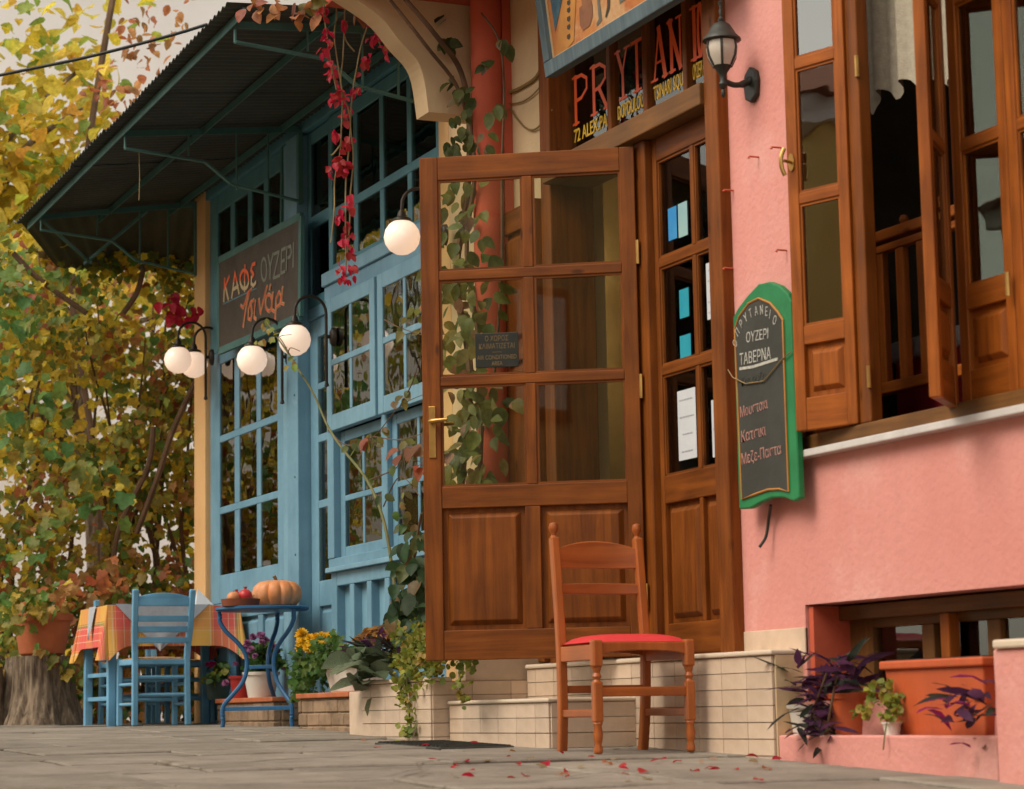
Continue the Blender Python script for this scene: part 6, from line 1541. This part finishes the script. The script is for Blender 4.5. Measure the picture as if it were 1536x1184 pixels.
# ------------------------------------------------------------------ potted chrysanthemums
def pot_round(name, label, c, r0, r1, hgt, mat, rim=.008):
    t = thing(name, label, 'pot', tuple(c))
    MB().lathe([(r0, 0), (r1, hgt*.88), (r1+rim, hgt*.88), (r1+rim*1.3, hgt), (r1-.004, hgt), (r1-.012, hgt*.85), (0, hgt*.84)], tuple(c), 28).build('body', mat, t, smooth=True)
    MB().lathe([(r1-.014, 0), (0, .006)], (c[0], c[1], c[2]+hgt*.85), 18).build('soil', M['soil'], t)
    return t
_fm = {}
def flower(parent, p, r, col, key):
    if key not in _fm:
        P, N, T, S, Cc = [], [], [], [], []
        for ring, (m_, el, ln) in enumerate(((12, 5, 1), (11, 28, .92), (9, 52, .8), (6, 72, .62))):
            for k in range(m_):
                a = 2*math.pi*k/m_+ring*.3; e = rad(el)
                T.append((math.cos(a)*math.cos(e), math.sin(a)*math.cos(e), math.sin(e))); N.append((-math.cos(a)*math.sin(e), -math.sin(a)*math.sin(e), math.cos(e)))
                P.append((0, 0, .12*ring)); S.append(ln); Cc.append([c*random.uniform(.8, 1.1) for c in col])
        o = leaf_obj('flower', P, np.array(N), np.array(T), np.array(S), Cc, [(0, 0), (.16, .2), (.20, .7), (0, 1), (-.20, .7), (-.16, .2)], None, kind=None, mat=M['petal'])
        _fm[key] = o.data; bpy.data.objects.remove(o)
    o = bpy.data.objects.new('flower', _fm[key]); reg(o, parent, True)
    d = (Vector((-.35, -.5, .8))+rv(.25)).normalized()
    o.matrix_basis = Matrix.Translation(p) @ d.to_track_quat('Z', 'Y').to_matrix().to_4x4() @ Matrix.Scale(r, 4)
# yellow one: long white box
wb = thing('white_window_box', 'white plastic window box on the brick trough', 'pot', tuple(onX(508, 1034, 4.52)))
yb0, yb1 = onX(533, 1015, 4.50).y, onX(486, 1015, 4.50).y; zt0, zt1 = bz1, onX(508, 998, 4.50).z
vs_ = [(4.53, yb0+.02, zt0), (4.53, yb1-.03, zt0), (4.66, yb1-.03, zt0), (4.66, yb0+.02, zt0), (4.50, yb0, zt1), (4.50, yb1, zt1), (4.69, yb1, zt1), (4.69, yb0, zt1)]
MB().add(vs_, [(3, 2, 1, 0), (0, 1, 5, 4), (1, 2, 6, 5), (2, 3, 7, 6), (3, 0, 4, 7), (4, 5, 6, 7)]).build('body', M['white_pot'], wb, bev=.006)
MB().box(4.49, 4.70, yb0-.01, yb1+.01, zt1-.018, zt1+.004).build('rim', M['white_pot'], wb, bev=.004)
YC = thing('yellow_chrysanthemum', 'bushy chrysanthemum with bright yellow blooms on the brick trough', 'plant', tuple(onX(480, 1030, 4.5)))
cloud('foliage', YC, [tuple(onX(a+random.gauss(0, 8), b+random.gauss(0, 10), random.uniform(4.40, 4.62))) for a, b in ((455, 985), (465, 1000), (455, 1015), (450, 1030), (470, 1020), (480, 990), (495, 980), (508, 975), (515, 985), (490, 970), (470, 975), (445, 1005), (462, 1035))*4], 9, (.04, .04, .04), (.03, .055), [(.05, .12, .02, 3), (.08, .16, .03, 2), (.12, .18, .03, 1)], LOBED, nrm=(-.4, -.5, .8), spread=.6)
for (a, b) in ((452, 962), (460, 968), (455, 955), (466, 958), (474, 960), (482, 958), (490, 960), (470, 968), (497, 957), (449, 970), (485, 966), (463, 974)): flower(YC, onX(a+random.gauss(0, 1.5), b+random.gauss(0, 1.5), random.uniform(4.46, 4.54)), random.uniform(.036, .052), (.74, .44, .012), 'y%d' % random.randrange(2))
vst([(502, 995, 4.5), (507, 975, 4.47), (520, 965, 4.44)], .004, .003, parent=YC, mat='stem')
# purple one
pp0 = Vector(onX(392, 1044, 4.68)); pp0.z = bz2
W1 = pot_round('white_pot', 'white plastic pot of purple chrysanthemums behind the bistro table', pp0, .085, .112, .165, M['white_pot'])
PC = thing('purple_chrysanthemum', 'purple chrysanthemum in the white pot behind the bistro table', 'plant', tuple(pp0+Vector((0, 0, .15))))
cloud('foliage', PC, [(pp0.x+random.gauss(0, .05), pp0.y+random.gauss(0, .06), pp0.z+random.uniform(.17, .34)) for k in range(40)], 8, (.04, .04, .03), (.03, .055), [(.05, .12, .025, 3), (.08, .16, .03, 2)], LOBED, nrm=(-.4, -.5, .8), spread=.6)
for k in range(34):
    a, b = random.gauss(0, .065), random.gauss(0, .065); flower(PC, (pp0.x+a-.02, pp0.y+b, pp0.z+.40-(a*a+b*b)*7+random.uniform(-.02, .01)), random.uniform(.022, .030), (.30, .10, .22), 'p%d' % random.randrange(2))
rp0 = Vector(onX(362, 1044, 4.70)); rp0.z = bz2
pot_round('red_pot', 'red plastic pot half behind the white pot', rp0, .06, .075, .15, M['red_pot'])
dp0 = Vector(onX(330, 1040, 4.70)); dp0.z = bz2
pot_round('dark_pot', 'dark green pot with pink flowers under the checked table', dp0, .085, .105, .14, M['dark_pot'])
GP = thing('pink_geranium', 'small geranium with pink bloom in the dark pot', 'plant', tuple(dp0+Vector((0, 0, .12))))
cloud('foliage', GP, [(dp0.x+random.gauss(0, .05), dp0.y+random.gauss(0, .09), dp0.z+random.uniform(.14, .26)) for k in range(12)], 4, (.04, .05, .03), (.05, .08), [(.06, .12, .03, 2), (.25, .26, .04, 1)], ROUND, nrm=(-.4, -.5, .8), spread=.5)
for k in range(4): flower(GP, (dp0.x-.06+random.gauss(0, .02), dp0.y-.02+random.gauss(0, .03), dp0.z+.24+random.gauss(0, .015)), .022, (.45, .02, .14), 'g')

# ------------------------------------------------------------------ pots under the cellar window
tzb = tz-.012
def base_at(px, X): p = onX(px, 1100, X); return Vector((X, p.y, tzb))
TRG = thing('terracotta_trough', 'long orange terracotta plastic trough under the cellar window', 'pot', tuple(base_at(1410, 4.86)))
ya, yb = onX(1331, 1040, 4.805).y, onX(1480, 1040, 4.805).y; zt_ = onX(1331, 992, 4.79).z
vs_ = [(4.815, yb+.03, tzb), (4.815, ya-.03, tzb), (4.96, ya-.03, tzb), (4.96, yb+.03, tzb), (4.795, yb, zt_-.03), (4.795, ya, zt_-.03), (4.98, ya, zt_-.03), (4.98, yb, zt_-.03)]
MB().add(vs_, [(3, 2, 1, 0), (0, 1, 5, 4), (1, 2, 6, 5), (2, 3, 7, 6), (3, 0, 4, 7), (4, 5, 6, 7)]).build('body', M['plastic_terra'], TRG, bev=.008)
MB().box(4.78, 4.995, yb-.015, ya+.015, zt_-.032, zt_).build('rim', M['plastic_terra'], TRG, bev=.008, seg=3)
for k in range(9):
    y = yb+.05+(ya-yb-.1)*k/8; MB().beam((4.8125, y, tzb+.05), (4.7985, y, zt_-.05), .006, .004, up=(1, 0, 0)).build('flute', M['plastic_terra'], TRG, bev=.001)
MB().box(4.80, 4.975, yb+.01, ya-.01, zt_-.001, zt_+.004).build('soil', M['soil'], TRG)
wp0 = base_at(1212, 4.82); pot_round('white_pot', 'small white pot under the purple plant by the steps', wp0, .055, .072, .13, M['white_pot'])
tp0 = base_at(1284, 4.87); pot_round('terracotta_pot', 'round terracotta plastic pot between white pot and long trough', tp0, .075, .098, .17, M['plastic_terra'])
sp0 = base_at(1338, 4.775); sp0.y = onX(1338, 1090, 4.775).y; pot_round('small_white_pot', 'tiny white pot of yellow green succulent before the terracotta pot', sp0, .025, .034, .06, M['white_pot'], .004)
SS = thing('small_succulent', 'yellow green succulent tumbling from the tiny white pot', 'plant', tuple(sp0+Vector((0, 0, .06))))
cloud('foliage', SS, [tuple(onX(a+random.gauss(0, 6), b+random.gauss(0, 6), 4.76)) for a, b in ((1335, 1050), (1325, 1045), (1345, 1060), (1315, 1040), (1300, 1060), (1290, 1065), (1330, 1065), (1325, 1120), (1330, 1128), (1322, 1128), (1320, 1035))*2], 7, (.016, .016, .016), (.02, .036), SUCC, ROUND, nrm=(-.5, -.6, .6), spread=.6, tsp=.9)
MB().tube(spline([onX(1330, 1085, 4.74), onX(1327, 1105, 4.705), onX(1325, 1125, 4.70)], 5), .003, 5).build('stem', M['greenstem'], SS, smooth=True)
P2 = [onX(a, b, 4.80) for a, b in ((1235, 1010), (1255, 1005), (1270, 1015), (1215, 1030), (1240, 1040), (1225, 1060), (1250, 1065), (1230, 1090), (1200, 1010), (1290, 1010))]
lance_plant('purple_trailer', 'dark purple trailing plant over the white pot beside the steps', P2, 95, (.10, .19), PCOL, 0, 21, droop=1.1)
T2 = lance_plant('purple_trailer', 'purple trailing plant fallen to the paving at the trough corner', [onX(a, b, 4.70) for a, b in ((1205, 1085), (1215, 1100), (1240, 1095), (1225, 1110), (1195, 1105))], 26, (.07, .13), PCOL, 0, 8, droop=1.6, up=-.2)
for st in ([(1240, 1010), (1222, 1060), (1210, 1100)], [(1255, 1015), (1245, 1070), (1240, 1100)]): MB().tube(spline([onX(a, b, 4.74) for a, b in st], 5), .005, 6).build('stem', M['vine'], T2, smooth=True)
lance_plant('purple_trailer', 'dark trailing plant before the long orange trough', [onX(a, b, 4.69) for a, b in ((1400, 1060), (1420, 1065), (1440, 1060), (1460, 1050), (1480, 1045), (1450, 1080), (1452, 1090))], 42, (.08, .15), PCOL+[(.26, .02, .12)], 0, 9, droop=.9)

# ------------------------------------------------------------------ mat and fallen leaves
m0, m1 = onG(590, 1116), onG(742, 1114)
DM = thing('rubber_mat', 'dark ribbed rubber mat lying before the lower step', 'mat', ((m0.x+m1.x)/2, (m0.y+m1.y)/2, gz(m0.y)))
mx0, mx1, my0, my1 = SX-.42, SX-.06, 9.55, 10.35
za_, zb_ = gz(my0), gz(my1)
vs_ = [(x, y, z+h_) for h_ in (-.01, .007) for (x, y, z) in ((mx0, my0, za_), (mx1, my0, za_), (mx1, my1, zb_), (mx0, my1, zb_))]
MB().add(vs_, [(3, 2, 1, 0), (4, 5, 6, 7), (0, 1, 5, 4), (1, 2, 6, 5), (2, 3, 7, 6), (3, 0, 4, 7)]).build('base', M['rubber'], DM, bev=.003)
for k in range(16):
    y = my0+.02+(my1-my0-.04)*k/15; MB().box(mx0+.012, mx1-.012, y-.008, y+.008, gz(y)+.0075, gz(y)+.013).build('rib', M['rubber'], DM)
FL = [(683, 1148, 'r'), (745, 1118, 'r'), (790, 1140, 't'), (845, 1133, 'r'), (852, 1160, 'r'), (840, 1164, 'o'), (855, 1166, 'r'), (830, 1163, 'o'), (930, 1155, 'r'), (940, 1150, 'r'), (960, 1162, 'r'), (975, 1145, 'r'), (1022, 1144, 'r'), (1072, 1153, 'r'), (1080, 1155, 'r'), (1040, 1158, 'o'), (1145, 1155, 'o'), (880, 1137, 'r'), (940, 1175, 't'), (785, 1166, 'r'), (985, 1160, 't'), (410, 1103, 'o'), (515, 1106, 'o'), (455, 1122, 't'), (548, 1110, 'o'), (568, 1122, 'r'), (560, 1123, 'r'), (600, 1112, 't'), (695, 1114, 't'), (1275, 1178, 'r'), (1420, 1181, 'o'), (870, 1150, 't'), (1010, 1175, 't'), (1180, 1140, 'o'), (630, 1122, 'r'), (905, 1146, 'o'), (765, 1128, 'o')]
for k in range(26): FL.append((random.uniform(640, 1160), random.uniform(1135, 1180), random.choice('rrot')))
FC = {'r': [(.48, .02, .045), (.55, .05, .05), (.40, .02, .03)], 'o': [(.48, .19, .09), (.50, .26, .12)], 't': [(.34, .25, .14), (.42, .33, .20)]}
NM = {'r': 'small scarlet leaf fallen on the paving', 'o': 'small orange leaf fallen on the paving', 't': 'small tan leaf fallen on the paving'}
for a, b, c in FL:
    if a > 1170: continue
    p = onG(a, b)
    if p.x > SX-.05 and p.y > 9.2: p.x = SX-.1
    if p.x > XF-.05: p.x = XF-.08
    o = leaf_part(None, p+Vector((0, 0, .006)), Vector((random.gauss(0, .3), random.gauss(0, .3), 1)), rv(), random.uniform(.03, .06), random.choice(FC[c]), OVATE, 'fallen', 'fallen_leaf')
    tag(o, NM[c], 'leaf', 'leaves fallen on the paving')
